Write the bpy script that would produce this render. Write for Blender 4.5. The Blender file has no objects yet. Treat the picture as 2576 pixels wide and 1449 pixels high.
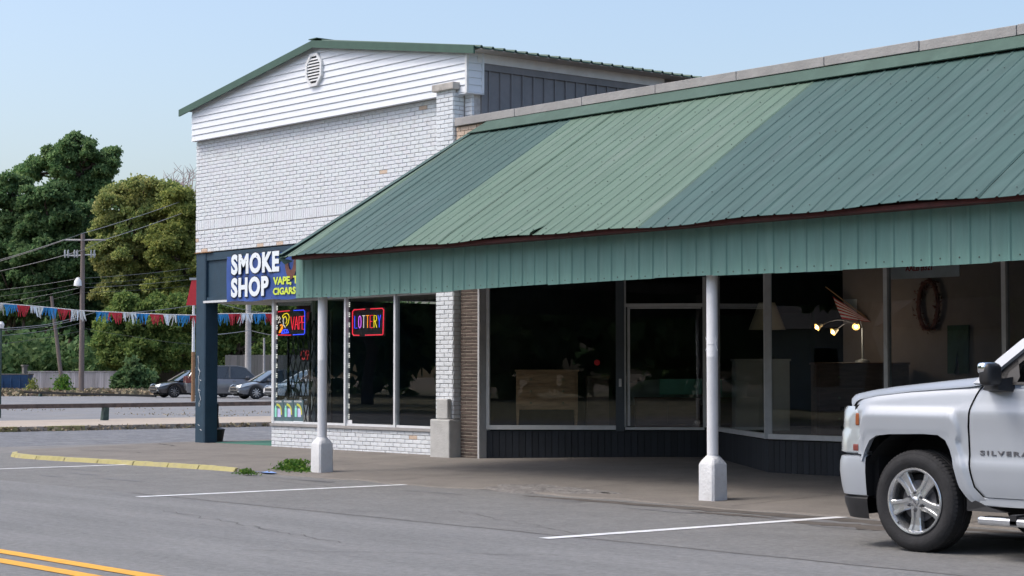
import bpy, bmesh, math, random
import numpy as np
from mathutils import Vector, Matrix
random.seed(7); rng = np.random.default_rng(7)
S = bpy.context.scene
COL = S.collection
# ------------------------------------------------------------------ camera
FPX, CX, CY, YH = 4770.0, 1288.0, 724.5, 938.0      # focal length and centre measured on a 2576 px wide copy of the photo
PITCH = math.atan((YH - CY) / FPX)
AZ = math.atan(5712 / 4770.0)
CAMH = 1.43
F0 = Vector((-math.sin(AZ), math.cos(AZ), 0)); RT = Vector((math.cos(AZ), math.sin(AZ), 0))
FW = F0 * math.cos(PITCH) + Vector((0, 0, math.sin(PITCH)))
UP = RT.cross(FW)
cam = bpy.data.cameras.new('camera'); camo = bpy.data.objects.new('camera', cam); COL.objects.link(camo)
cam.sensor_width = 36; cam.lens = 36 * FPX / 2576; cam.clip_end = 3000; cam.clip_start = .1
camo.location = (0, 0, CAMH)
camo.rotation_euler = Matrix((RT, UP, -FW)).transposed().to_euler()
S.camera = camo
# ------------------------------------------------------------------ sky, sun, exposure
SUN_EL, SUN_AZ = math.radians(56), math.radians(212)   # azimuth clockwise from +Y
w = bpy.data.worlds.new('World'); S.world = w; w.use_nodes = True
nt = w.node_tree; nt.nodes.clear()
sk = nt.nodes.new('ShaderNodeTexSky'); sk.sky_type = 'NISHITA'; sk.sun_disc = False
sk.sun_elevation = SUN_EL; sk.sun_rotation = SUN_AZ; sk.air_density = 1.0; sk.dust_density = 3.9; sk.ozone_density = 1.0; sk.altitude = 60
bg = nt.nodes.new('ShaderNodeBackground'); bg.inputs[1].default_value = .13
ow = nt.nodes.new('ShaderNodeOutputWorld')
nt.links.new(sk.outputs[0], bg.inputs[0]); nt.links.new(bg.outputs[0], ow.inputs[0])
sl = bpy.data.lights.new('sun', 'SUN'); sl.energy = .85; sl.angle = math.radians(18); sl.color = (1, .97, .92)
so = bpy.data.objects.new('sun', sl); COL.objects.link(so)
sd = Vector((math.sin(SUN_AZ) * math.cos(SUN_EL), math.cos(SUN_AZ) * math.cos(SUN_EL), math.sin(SUN_EL)))
so.rotation_euler = sd.to_track_quat('Z', 'Y').to_euler(); so.location = (0, 0, 40)
S.view_settings.view_transform = 'Standard'; S.view_settings.look = 'None'
S.view_settings.exposure = 0.9; S.view_settings.gamma = 1; S.view_settings.use_curve_mapping = False
S.render.engine = 'CYCLES'
S.cycles.max_bounces = 7; S.cycles.diffuse_bounces = 3; S.cycles.glossy_bounces = 3
S.cycles.transparent_max_bounces = 12; S.cycles.transmission_bounces = 3
S.cycles.sample_clamp_indirect = 4; S.cycles.caustics_reflective = False; S.cycles.caustics_refractive = False

# ------------------------------------------------------------------ measuring helpers: a photo position on a real plane
def ray(u, v): return FW * FPX + RT * (u - CX) - UP * (v - CY)
def onY(u, v, y):
    d = ray(u, v); t = y / d.y; return Vector((d.x * t, y, CAMH + d.z * t))
def onX(u, v, x):
    d = ray(u, v); t = x / d.x; return Vector((x, d.y * t, CAMH + d.z * t))
def onZ(u, v, z=0.0):
    d = ray(u, v); t = (z - CAMH) / d.z; return Vector((d.x * t, d.y * t, z))
def atD(u, v, dist):
    d = ray(u, v); t = dist / FPX; return Vector((d.x * t, d.y * t, CAMH + d.z * t))
def XY(u, y, v=938): return onY(u, v, y).x
def ZY(u, v, y): return onY(u, v, y).z

# ------------------------------------------------------------------ materials
M = {}
def mat(name, col, rough=.7, var=.15, scale=6, bump=0., bscale=None, metal=0., coat=0., col2=None, stretch=None,
        objrand=0., island=0., spec=.5, grain=0., gscale=13, dirt=None, dirt_scale=1.2, dirt_amt=.5):
    m = bpy.data.materials.new(name); m.use_nodes = True; M[name] = m
    n = m.node_tree.nodes; L = m.node_tree.links; b = n['Principled BSDF']
    b.inputs['Roughness'].default_value = rough; b.inputs['Metallic'].default_value = metal
    b.inputs['Coat Weight'].default_value = coat; b.inputs['Coat Roughness'].default_value = .06
    b.inputs['Specular IOR Level'].default_value = spec
    tc = n.new('ShaderNodeTexCoord'); mp = n.new('ShaderNodeMapping'); L.new(tc.outputs['Object'], mp.inputs[0])
    if stretch: mp.inputs['Scale'].default_value = stretch
    nz = n.new('ShaderNodeTexNoise'); nz.inputs['Scale'].default_value = scale; nz.inputs['Detail'].default_value = 6
    nz.inputs['Roughness'].default_value = .62
    L.new(mp.outputs[0], nz.inputs['Vector'])
    cr = n.new('ShaderNodeValToRGB'); L.new(nz.outputs[0], cr.inputs[0])
    c2 = col2 or tuple(min(1, c * (1 + var)) for c in col)
    c1 = tuple(c * (1 - var) for c in col) if not col2 else col
    cr.color_ramp.elements[0].color = (*c1, 1); cr.color_ramp.elements[1].color = (*c2, 1)
    cr.color_ramp.elements[0].position = .32; cr.color_ramp.elements[1].position = .68
    out = cr.outputs[0]
    if objrand or island:
        hs = n.new('ShaderNodeHueSaturation'); L.new(out, hs.inputs['Color'])
        if objrand:
            oi = n.new('ShaderNodeObjectInfo'); src = oi.outputs['Random']; amt = objrand
        else:
            g = n.new('ShaderNodeNewGeometry'); src = g.outputs['Random Per Island']; amt = island
        mr = n.new('ShaderNodeMapRange'); L.new(src, mr.inputs[0]); mr.inputs[3].default_value = 1 - amt; mr.inputs[4].default_value = 1 + amt
        L.new(mr.outputs[0], hs.inputs['Value']); out = hs.outputs[0]
        if island:
            mr2 = n.new('ShaderNodeMapRange'); L.new(src, mr2.inputs[0]); mr2.inputs[3].default_value = .5 + .035; mr2.inputs[4].default_value = .5 - .03
            L.new(mr2.outputs[0], hs.inputs['Hue'])
    if dirt:
        nd = n.new('ShaderNodeTexNoise'); nd.inputs['Scale'].default_value = dirt_scale; nd.inputs['Detail'].default_value = 9; nd.inputs['Roughness'].default_value = .7
        L.new(mp.outputs[0], nd.inputs['Vector'])
        rr = n.new('ShaderNodeMapRange'); L.new(nd.outputs[0], rr.inputs[0]); rr.inputs[1].default_value = .5; rr.inputs[2].default_value = .72; rr.inputs[4].default_value = dirt_amt
        mx = n.new('ShaderNodeMix'); mx.data_type = 'RGBA'; L.new(rr.outputs[0], mx.inputs[0]); L.new(out, mx.inputs[6]); mx.inputs[7].default_value = (*dirt, 1)
        out = mx.outputs[2]
    if grain:
        ng = n.new('ShaderNodeTexNoise'); ng.inputs['Scale'].default_value = gscale; ng.inputs['Detail'].default_value = 6; ng.inputs['Roughness'].default_value = .85
        L.new(tc.outputs['Object'], ng.inputs['Vector'])
        gr = n.new('ShaderNodeMapRange'); L.new(ng.outputs[0], gr.inputs[0]); gr.inputs[1].default_value = .3; gr.inputs[2].default_value = .7; gr.inputs[3].default_value = 1 - grain; gr.inputs[4].default_value = 1 + grain
        hg = n.new('ShaderNodeHueSaturation'); L.new(out, hg.inputs['Color']); L.new(gr.outputs[0], hg.inputs['Value']); out = hg.outputs[0]
    L.new(out, b.inputs['Base Color'])
    if bump:
        bp = n.new('ShaderNodeBump'); bp.inputs['Strength'].default_value = min(1, bump); bp.inputs['Distance'].default_value = .01 * max(1, bump)
        n2 = n.new('ShaderNodeTexNoise'); n2.inputs['Scale'].default_value = bscale or scale * 8; n2.inputs['Detail'].default_value = 4
        L.new(mp.outputs[0], n2.inputs['Vector']); L.new(n2.outputs[0], bp.inputs['Height']); L.new(bp.outputs[0], b.inputs['Normal'])
    return m
def emis(name, col, strength):
    m = bpy.data.materials.new(name); m.use_nodes = True; M[name] = m
    b = m.node_tree.nodes['Principled BSDF']; b.inputs['Base Color'].default_value = (*[c * .5 for c in col], 1)
    b.inputs['Emission Color'].default_value = (*col, 1); b.inputs['Emission Strength'].default_value = strength
def glass(name, tint, k=1.5, base=0.0):
    m = bpy.data.materials.new(name); m.use_nodes = True; M[name] = m
    n = m.node_tree.nodes; L = m.node_tree.links; n.remove(n['Principled BSDF'])
    t = n.new('ShaderNodeBsdfTransparent'); t.inputs[0].default_value = (*tint, 1)
    g = n.new('ShaderNodeBsdfGlossy'); g.inputs['Roughness'].default_value = .0; g.inputs[0].default_value = (.95, .97, 1, 1)
    f = n.new('ShaderNodeFresnel'); f.inputs[0].default_value = 1.5
    mm = n.new('ShaderNodeMath'); mm.operation = 'MULTIPLY_ADD'; mm.inputs[1].default_value = k; mm.inputs[2].default_value = base; mm.use_clamp = True
    nz = n.new('ShaderNodeTexNoise'); nz.inputs['Scale'].default_value = .9; nz.inputs['Detail'].default_value = 1
    tc = n.new('ShaderNodeTexCoord'); L.new(tc.outputs['Object'], nz.inputs['Vector'])
    bp = n.new('ShaderNodeBump'); bp.inputs['Strength'].default_value = .12; bp.inputs['Distance'].default_value = .01; L.new(nz.outputs[0], bp.inputs['Height'])
    L.new(bp.outputs[0], g.inputs['Normal'])
    x = n.new('ShaderNodeMixShader'); L.new(f.outputs[0], mm.inputs[0]); gm = n.new('ShaderNodeNewGeometry'); inv = n.new('ShaderNodeMath'); inv.operation = 'SUBTRACT'; inv.inputs[0].default_value = 1; L.new(gm.outputs['Backfacing'], inv.inputs[1]); pr = n.new('ShaderNodeMath'); pr.operation = 'MULTIPLY'; L.new(mm.outputs[0], pr.inputs[0]); L.new(inv.outputs[0], pr.inputs[1]); L.new(pr.outputs[0], x.inputs[0]); L.new(t.outputs[0], x.inputs[1]); L.new(g.outputs[0], x.inputs[2])
    L.new(x.outputs[0], n['Material Output'].inputs[0])

mat('asphalt', (.185, .183, .178), .9, .10, 2.2, .9, 120, grain=.3, dirt=(.14, .14, .14), dirt_scale=.9, dirt_amt=.45)
mat('asphalt_lane', (.198, .198, .196), .88, .13, 1.1, .9, 120, stretch=(.25, 1.5, 1), grain=.3, dirt=(.165, .166, .17), dirt_scale=.5, dirt_amt=.45)
mat('asphalt_lot', (.2, .203, .212), .92, .12, .8, .6, 60, grain=.2, gscale=8, dirt=(.33, .29, .22), dirt_scale=.5, dirt_amt=.35)
mat('asphalt_side', (.15, .155, .168), .92, .25, 3, .8, 60, grain=.35, gscale=12, dirt=(.3, .3, .29), dirt_scale=1.3, dirt_amt=.6)
mat('concrete_walk', (.185, .168, .15), .92, .12, 1.2, .6, 70, grain=.16, gscale=30, dirt=(.115, .105, .095), dirt_scale=1.1, dirt_amt=.6)
mat('concrete_apron', (.19, .183, .175), .92, .22, 2.0, .7, 50, dirt=(.18, .18, .19), dirt_scale=.8, dirt_amt=.7)
mat('concrete_pale', (.42, .36, .3), .92, .15, 2, .6, 50, dirt=(.3, .22, .13), dirt_scale=2, dirt_amt=.5)
mat('patch', (.17, .16, .15), .95, .35, 14, 1.5, 40)
mat('crack', (.07, .065, .06), .95, .3)
mat('road_crack', (.11, .108, .105), .95, .2)
mat('paint_white', (.74, .75, .76), .7, .08, 9, .3, 80, dirt=(.3, .3, .31), dirt_scale=5, dirt_amt=.8)
mat('paint_yellow', (.78, .38, .035), .7, .1, 9, .3, 80, dirt=(.4, .26, .08), dirt_scale=8, dirt_amt=.4)
mat('kerb_yellow', (.44, .39, .17), .85, .2, 5, .5, 60, dirt=(.26, .23, .17), dirt_scale=5, dirt_amt=.95)
mat('dirt_ground', (.26, .21, .15), .95, .25, 2, .8, 30)
mat('grass_mat', (.17, .16, .09), .9, .3, 3, island=.4)
mat('dry_grass', (.27, .22, .14), .9, .3, 3, island=.3)
mat('brick_white', (.70, .735, .77), .75, .05, 30, .5, 40, objrand=.07, dirt=(.5, .46, .42), dirt_scale=7, dirt_amt=.35)
mat('brick_white_mass', (.70, .735, .77), .75, .05, 30, .5, 40, island=.001, dirt=(.5, .46, .42), dirt_scale=7, dirt_amt=.35)
mat('brick_bare', (.6, .47, .37), .9, .15, 18, .6, 40)
mat('mortar_painted', (.5, .485, .475), .9, .2, 14, .5)
mat('brick_brown', (.095, .07, .06), .85, .3, 20, .6, 60, objrand=.3)
mat('mortar_tan', (.48, .42, .34), .95, .15, 14, .5)
mat('coping_stone', (.46, .43, .4), .93, .2, 6, .8, 40, dirt=(.2, .185, .16), dirt_scale=5, dirt_amt=.6)
mat('coping_grey', (.335, .325, .32), .93, .12, 4, .6, 40, dirt=(.3, .28, .27), dirt_scale=3, dirt_amt=.5)
mat('concrete_post', (.5, .5, .49), .9, .1, 6, .6, 50)
mat('siding', (.76, .79, .84), .5, .03, 4)
mat('white_trim', (.76, .77, .78), .55, .05, 5, dirt=(.5, .44, .36), dirt_scale=3, dirt_amt=.25)
mat('soffit', (.55, .5, .46), .8, .15, 4)
mat('green_trim', (.045, .1, .072), .5, .12, 4)
mat('green_light', (.105, .168, .125), .62, .13, 3, spec=.35, dirt=(.16, .21, .175), dirt_scale=1.1, dirt_amt=.6, stretch=(3, .4, .4))
mat('green_blue', (.052, .102, .092), .6, .16, 3, spec=.35, dirt=(.09, .14, .135), dirt_scale=1.0, dirt_amt=.6, stretch=(3, .4, .4))
mat('green_fascia', (.135, .27, .238), .55, .1, 3, dirt=(.21, .345, .31), dirt_scale=2.2, dirt_amt=.5, stretch=(3, 1, .4))
mat('green_flash', (.055, .105, .085), .8, .1, 3, dirt=(.1, .17, .14), dirt_scale=2, dirt_amt=.5)
mat('red_steel', (.07, .012, .01), .7, .3, 5)
mat('dark_soffit', (.06, .055, .05), .9, .2, 4)
mat('screw', (.06, .07, .065), .6)
mat('rust', (.3, .17, .09), .9, .3, 12)
mat('grey_metal', (.2, .2, .215), .5, .1, 4, dirt=(.25, .25, .27), dirt_scale=1.5, dirt_amt=.4)
mat('blue_paint', (.02, .052, .085), .6, .12, 5, .3, 40, dirt=(.035, .06, .085), dirt_scale=3, dirt_amt=.3)
mat('navy_board', (.016, .02, .028), .65, .25, 8, objrand=.25)
mat('navy_dark', (.007, .008, .01), .8)
mat('alu', (.55, .56, .57), .45, .08, 8, metal=.15)
mat('alu_white', (.66, .68, .7), .5, .06, 8)
mat('bronze_post', (.05, .065, .08), .5, .1)
mat('column_white', (.8, .81, .83), .5, .05, 6, .3, 40, dirt=(.55, .55, .54), dirt_scale=3, dirt_amt=.4)
mat('base_white', (.72, .73, .74), .8, .06, 8, .8, 35, dirt=(.42, .4, .37), dirt_scale=4, dirt_amt=.6)
mat('banner_blue', (.035, .085, .31), .45, .3, 2.5)
mat('banner_light', (.82, .88, .92), .5, .02)
mat('banner_edge', (.01, .015, .04), .6)
mat('banner_green', (.66, .8, .08), .5, .03)
mat('banner_brown', (.13, .05, .035), .5, .5, 5)
mat('black_plastic', (.012, .012, .014), .55, .2)
mat('green_mat', (.05, .17, .12), .9, .15, 20)
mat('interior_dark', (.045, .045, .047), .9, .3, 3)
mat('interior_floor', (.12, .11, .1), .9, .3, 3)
mat('interior_green', (.03, .05, .045), .9, .2, 3)
mat('pegboard', (.34, .28, .265), .9, .08, 3)
mat('wood_furn', (.5, .29, .15), .5, .3, 3, stretch=(1, 1, 7))
mat('wood_furn_dark', (.22, .12, .085), .45, .3, 3, stretch=(1, 1, 7))
mat('cabinet_white', (.5, .54, .54), .6, .05)
mat('lamp_shade', (.8, .7, .5), .8, .05)
mat('brass', (.35, .3, .18), .3, .1, metal=.9)
mat('wreath', (.2, .08, .065), .9, .4, 15)
mat('cloth_green', (.06, .12, .085), .95, .2)
mat('cloth_red', (.55, .03, .035), .9, .1)
mat('cloth_white', (.75, .75, .77), .9, .1)
mat('cloth_navy', (.02, .025, .08), .9, .1)
mat('print_red', (.4, .03, .03), .7)
mat('paper_white', (.75, .76, .78), .7, .04)
mat('poster_dark', (.09, .15, .17), .5, .2)
mat('poster_green', (.3, .8, .6), .5, .1)
mat('poster_purple', (.6, .6, .95), .5, .2)
mat('poster_yellow', (.6, .6, .1), .5, .2)
mat('gate_black', (.01, .01, .011), .6)
mat('steel_rail', (.1, .075, .066), .7, .3, 6, dirt=(.2, .13, .1), dirt_scale=3, dirt_amt=.5)
mat('post_green', (.04, .07, .06), .7, .3, 8)
mat('foil_red', (.5, .03, .05), .28, .2, 4, metal=.3)
mat('foil_silver', (.75, .77, .8), .2, .2, 4, metal=.6)
mat('foil_blue', (.03, .24, .55), .25, .2, 4, metal=.3)
mat('rope_white', (.7, .72, .75), .6)
mat('fence_wood', (.42, .4, .42), .95, .2, 3, stretch=(6, 6, .3), island=.2)
mat('fence_wood_dark', (.16, .15, .14), .95, .2, 3, stretch=(6, 6, .3), island=.2)
mat('pole_wood', (.2, .16, .145), .95, .25, 3, stretch=(6, 6, .3))
mat('pole_grey', (.4, .38, .37), .95, .15, 3)
mat('galv', (.4, .42, .44), .45, .15, metal=.4)
mat('wire', (.26, .26, .27), .6)
mat('wire_dark', (.07, .07, .07), .6)
mat('sign_red', (.55, .03, .04), .6, .08)
mat('dumpster', (.015, .065, .17), .6, .2, 3, dirt=(.12, .1, .09), dirt_scale=2, dirt_amt=.3)
mat('bark', (.09, .065, .05), .95, .3, 4, .8, 20)
mat('bark_pale', (.42, .33, .31), .95, .2, 4)
mat('leaf_pine', (.18, .29, .12), .75, .35, .35, island=.35, spec=.25)
mat('leaf_dark', (.125, .21, .088), .75, .35, .3, island=.35, spec=.25)
mat('leaf_autumn', (.26, .36, .12), .75, .3, .22, island=.35, col2=(.4, .39, .15), spec=.25)
mat('leaf_olive', (.27, .31, .09), .75, .3, .25, island=.35, spec=.25)
mat('leaf_green', (.19, .27, .08), .75, .3, .3, island=.35, spec=.25)
mat('leaf_weed', (.1, .21, .03), .7, .3, 4, island=.3)
for k_ in ('leaf_pine', 'leaf_dark', 'leaf_autumn', 'leaf_olive', 'leaf_green', 'leaf_weed'):      # thin leaves let light through
    n_ = M[k_].node_tree.nodes; l_ = M[k_].node_tree.links; p_ = n_['Principled BSDF']; src_ = p_.inputs['Base Color'].links[0].from_socket
    t_ = n_.new('ShaderNodeBsdfTranslucent'); l_.new(src_, t_.inputs[0]); x_ = n_.new('ShaderNodeMixShader'); x_.inputs[0].default_value = .5
    l_.new(p_.outputs[0], x_.inputs[1]); l_.new(t_.outputs[0], x_.inputs[2]); l_.new(x_.outputs[0], n_['Material Output'].inputs[0])
mat('paint_silver', (.41, .44, .48), .38, .02, 2, metal=.2, coat=.45)
mat('tyre', (.022, .022, .024), .85, .25, 10, .4, 60)
mat('rim_alu', (.62, .63, .64), .26, .04, metal=.85, coat=.4)
mat('rim_dark', (.1, .1, .11), .4, .1, metal=.6)
mat('chrome', (.8, .82, .84), .08, .02, metal=1.0)
mat('trim_black', (.018, .018, .02), .5, .2, 20)
mat('liner', (.008, .008, .009), .95)
mat('grey_badge', (.2, .2, .22), .35, .05, metal=.6)
mat('amber', (.3, .09, .03), .3, .1)
mat('red_lens', (.22, .06, .05), .3, .1)
mat('lens_clear', (.5, .54, .56), .12, .1, 12, coat=1, metal=.3)
mat('seat_fabric', (.06, .06, .065), .9)
mat('car_dark', (.06, .055, .055), .3, .05, metal=.5, coat=1)
mat('car_grey', (.17, .175, .19), .3, .05, metal=.5, coat=1)
mat('car_mid', (.19, .19, .2), .3, .05, metal=.5, coat=1)
mat('car_white', (.72, .73, .75), .3, .03, coat=1)
mat('car_red', (.2, .02, .02), .3, .05, metal=.3, coat=1)
mat('blue_plastic', (.2, .33, .65), .4, .1)
mat('house_white', (.38, .4, .43), .8, .05)
mat('house_roof', (.08, .07, .07), .9, .2)
mat('car_glass', (.02, .025, .028), .05, .05, spec=.9, coat=.5)
emis('neon_red', (1, .03, .06), .8); emis('neon_blue', (.04, .08, 1), 1.0); emis('neon_yellow', (1, .75, .02), .8)
emis('neon_orange', (1, .3, .02), 1.0); emis('neon_white', (.9, .8, .7), .6); emis('neon_violet', (.75, .15, .9), .9)
emis('led_white', (1, .95, .85), 1.1); emis('bulb_warm', (1, .6, .2), 9); emis('led_red', (1, .08, .08), .35)
glass('shop_glass', (.8, .83, .84), 1.2)
glass('dark_glass', (.3, .32, .32), 1.05)
glass('truck_glass', (.35, .4, .41), 1.6, .02)

# ------------------------------------------------------------------ building helpers
def tag(o, label=None, cat=None, group=None, kind=None):
    if label: o['label'] = label
    if cat: o['category'] = cat
    if group: o['group'] = group
    if kind: o['kind'] = kind
    return o
def empty(name, loc=(0, 0, 0), label=None, cat=None, group=None, rz=0, kind=None):
    o = bpy.data.objects.new(name, None); COL.objects.link(o); o.location = loc; o.rotation_euler = (0, 0, rz)
    o.empty_display_size = .2
    return tag(o, label, cat, group, kind)
class MB:
    """collects geometry (in the local frame of its thing) and links it as one mesh object"""
    def __init__(s): s.v = []; s.f = []; s.m = []
    def add(s, vs, fs, mi=0):
        k = len(s.v); s.v += [tuple(a) for a in vs]; s.f += [tuple(i + k for i in q) for q in fs]; s.m += [mi] * len(fs); return s
    def box(s, x0, x1, y0, y1, z0, z1, mi=0):
        v = [(x, y, z) for z in (z0, z1) for y in (y0, y1) for x in (x0, x1)]
        return s.add(v, [(0, 2, 3, 1), (4, 5, 7, 6), (0, 1, 5, 4), (2, 6, 7, 3), (0, 4, 6, 2), (1, 3, 7, 5)], mi)
    def hexa(s, b, t, mi=0):     # b, t: four corners each (counter-clockwise seen from above)
        return s.add(list(b) + list(t), [(3, 2, 1, 0), (4, 5, 6, 7), (0, 1, 5, 4), (1, 2, 6, 5), (2, 3, 7, 6), (3, 0, 4, 7)], mi)
    def beam(s, a, b, wd, ht, mi=0, z0=0):   # wall-like box between two plan points
        a = Vector(a).to_3d(); b = Vector(b).to_3d(); a.z = b.z = 0; d = (b - a).normalized(); n = Vector((-d.y, d.x, 0)) * wd / 2
        q = [a - n, b - n, b + n, a + n]
        return s.hexa([(p.x, p.y, z0) for p in q], [(p.x, p.y, z0 + ht) for p in q], mi)
    def tube(s, pts, r, n=8, mi=0, cap=True):
        pts = [Vector(p) for p in pts]; rs = r if hasattr(r, '__len__') else [r] * len(pts); k = len(s.v); prev = None
        for i, p in enumerate(pts):
            d = (pts[min(i + 1, len(pts) - 1)] - pts[max(i - 1, 0)])
            if d.length < 1e-9: d = Vector((0, 0, 1))
            d.normalize()
            a = (prev - d * prev.dot(d)) if prev is not None else None
            if a is None or a.length < 1e-4:
                a = Vector((0, 0, 1)).cross(d) if abs(d.z) < .95 else Vector((1, 0, 0)).cross(d)
            a.normalize(); prev = a; b = d.cross(a)
            for j in range(n):
                t = 2 * math.pi * j / n; s.v.append(tuple(p + (a * math.cos(t) + b * math.sin(t)) * rs[i]))
        for i in range(len(pts) - 1):
            for j in range(n):
                s.f.append((k + i * n + j, k + i * n + (j + 1) % n, k + (i + 1) * n + (j + 1) % n, k + (i + 1) * n + j)); s.m.append(mi)
        if cap:
            s.f.append(tuple(k + j for j in range(n))[::-1]); s.m.append(mi)
            e = k + (len(pts) - 1) * n; s.f.append(tuple(e + j for j in range(n))); s.m.append(mi)
        return s
    def lathe(s, prof, n=32, axis='Z', c=(0, 0, 0), mi=0, closed=False):   # prof: (radius, height)
        k = len(s.v); c = Vector(c)
        for (r, h) in prof:
            for j in range(n):
                t = 2 * math.pi * j / n; a, b = r * math.cos(t), r * math.sin(t)
                p = {'Z': (a, b, h), 'Y': (a, h, b), 'X': (h, a, b)}[axis]; s.v.append(tuple(c + Vector(p)))
        m = len(prof)
        for i in range(m if closed else m - 1):
            for j in range(n):
                q = (k + i * n + j, k + i * n + (j + 1) % n, k + ((i + 1) % m) * n + (j + 1) % n, k + ((i + 1) % m) * n + j)
                s.f.append(q if axis != 'Y' else q[::-1]); s.m.append(mi)
        return s
    def disc(s, r, n, axis, c, mi=0):
        k = len(s.v); c = Vector(c)
        for j in range(n):
            t = 2 * math.pi * j / n; a, b = r * math.cos(t), r * math.sin(t)
            s.v.append(tuple(c + Vector({'Z': (a, b, 0), 'Y': (a, 0, b), 'X': (0, a, b)}[axis])))
        s.f.append(tuple(range(k, k + n))); s.m.append(mi); return s
    def grid(s, fn, nu, nv, mi=0, flip=False, mfn=None):
        k = len(s.v)
        for i in range(nu + 1):
            for j in range(nv + 1): s.v.append(tuple(fn(i / nu, j / nv)))
        for i in range(nu):
            for j in range(nv):
                a = k + i * (nv + 1) + j; q = (a, a + nv + 1, a + nv + 2, a + 1)
                s.f.append(q[::-1] if flip else q); s.m.append(mfn(i / nu, j / nv) if mfn else mi)
        return s
    def prism(s, poly, a0, a1, axis='Y', mi=0):   # poly in the plane across axis, extruded a0..a1
        n = len(poly)
        def P(p, a): return {'Y': (p[0], a, p[1]), 'Z': (p[0], p[1], a), 'X': (a, p[0], p[1])}[axis]
        v = [P(p, a0) for p in poly] + [P(p, a1) for p in poly]
        f = [tuple(range(n)), tuple(range(2 * n - 1, n - 1, -1))] + [(i, i + n, (i + 1) % n + n, (i + 1) % n) for i in range(n)]
        return s.add(v, f, mi)
    def xf(s, mtx, start=0):
        for i in range(start, len(s.v)): s.v[i] = tuple(mtx @ Vector(s.v[i]))
        return s
    def mesh(s, name, mats):
        me = bpy.data.meshes.new(name); me.from_pydata(s.v, [], s.f)
        for q in (mats if isinstance(mats, (list, tuple)) else [mats]): me.materials.append(M[q])
        if any(s.m): me.polygons.foreach_set('material_index', s.m)
        me.update(); return me
    def build(s, name, mats, parent=None, smooth=False, bevel=0., loc=None, recalc=True, **kw):
        me = s.mesh(name, mats)
        if recalc:
            b = bmesh.new(); b.from_mesh(me); bmesh.ops.recalc_face_normals(b, faces=b.faces); b.to_mesh(me); b.free()
        if smooth: smooth_mesh(me, smooth if isinstance(smooth, (int, float)) and smooth is not True else 35)
        o = bpy.data.objects.new(name, me); COL.objects.link(o)
        if loc is not None: o.location = loc
        if parent: o.parent = parent
        if bevel:
            bv = o.modifiers.new('bevel', 'BEVEL'); bv.width = bevel; bv.segments = 2; bv.limit_method = 'ANGLE'; bv.angle_limit = math.radians(40)
        return tag(o, **kw)
def smooth_mesh(me, ang=35):
    me.polygons.foreach_set('use_smooth', [True] * len(me.polygons))
    b = bmesh.new(); b.from_mesh(me); a = math.radians(ang)
    for e in b.edges:
        if len(e.link_faces) == 2 and e.calc_face_angle(0) > a: e.smooth = False
        elif len(e.link_faces) != 2: pass
    b.to_mesh(me); b.free()
def link(me, name, parent=None, loc=(0, 0, 0), rz=0, sc=None, **kw):
    o = bpy.data.objects.new(name, me); COL.objects.link(o); o.location = loc; o.rotation_euler = (0, 0, rz)
    if sc: o.scale = sc
    if parent: o.parent = parent
    return tag(o, **kw)
def text_mesh(name, body, x0, x1, z0, z1, fn, mats, parent=None, offset=.0, depth=.004, spacing=1.0, shear=0., **kw):
    """lettering fitted into the box x0..x1, z0..z1; fn(a, b, out) puts it in place"""
    cu = bpy.data.curves.new(name, 'FONT'); cu.body = body; cu.size = 1; cu.offset = offset; cu.extrude = .5; cu.space_character = spacing; cu.shear = shear
    cu.resolution_u = 4
    t = bpy.data.objects.new('tmp', cu); COL.objects.link(t)
    bpy.context.view_layer.update()
    me = bpy.data.meshes.new_from_object(t.evaluated_get(bpy.context.evaluated_depsgraph_get()))
    bpy.data.objects.remove(t); bpy.data.curves.remove(cu)
    co = np.empty(len(me.vertices) * 3); me.vertices.foreach_get('co', co); co = co.reshape(-1, 3)
    lo, hi = co.min(0), co.max(0)
    out = [fn(x0 + (p[0] - lo[0]) / (hi[0] - lo[0]) * (x1 - x0), z0 + (p[1] - lo[1]) / (hi[1] - lo[1]) * (z1 - z0), (p[2]) * depth) for p in co]
    me.vertices.foreach_set('co', np.array([tuple(q) for q in out]).ravel()); me.materials.clear(); me.materials.append(M[mats]); me.update()
    me.name = name
    return link(me, name, parent, **kw)

# ------------------------------------------------------------------ the ground
def smoothstep(a, b, x):
    t = min(1, max(0, (x - a) / (b - a))); return t * t * (3 - 2 * t)
YK = 14.62                                     # front edge of the pavement
def zk(x): return .055 - .04 * smoothstep(-24.6, -21.8, x)
def zwalk(x, y):
    t = min(1, max(0, (y - YK) / (18.0 - YK)))
    return zk(x) + (.125 - zk(x)) * t + (.03 * smoothstep(18.2, 20.5, y) if -22.8 < x < -16.8 else 0)
def flat(name, pts, z, m, **kw):
    b = MB().add([(x, y, z) for x, y in pts], [tuple(range(len(pts)))]); return b.build(name, m, recalc=False, kind='structure', **kw)
flat('ground', [(-900, -500), (500, -500), (500, 900), (-900, 900)], -.05, 'dirt_ground')
flat('road', [(-300, -1.0), (120, -1.0), (120, 11.06), (-300, 11.06)], -.001, 'asphalt_lane')
flat('parking_lane', [(-34.5, 11.06), (120, 11.06), (120, 14.9), (-34.5, 14.9)], -.0005, 'asphalt')
flat('side_street', [(-43.25, 11.06), (-34.5, 11.06), (-34.5, 120), (-43.25, 120)], -.002, 'asphalt_side')
MB().grid(lambda a, b: (-34.5 + a * 3.2, 14.9 + b * 15, .0005 + .1 * a * smoothstep(0, .25, b) + .0), 8, 12).build('apron', 'concrete_apron', kind='structure', recalc=False)
MB().box(-49.7, -43.25, 11.5, 120, -.02, .1).build('far_pavement', 'concrete_pale', kind='structure')
flat('parking_lot', [(-118, 11.5), (-49.7, 11.5), (-49.7, 130), (-118, 130)], .1, 'asphalt_lot')
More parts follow.
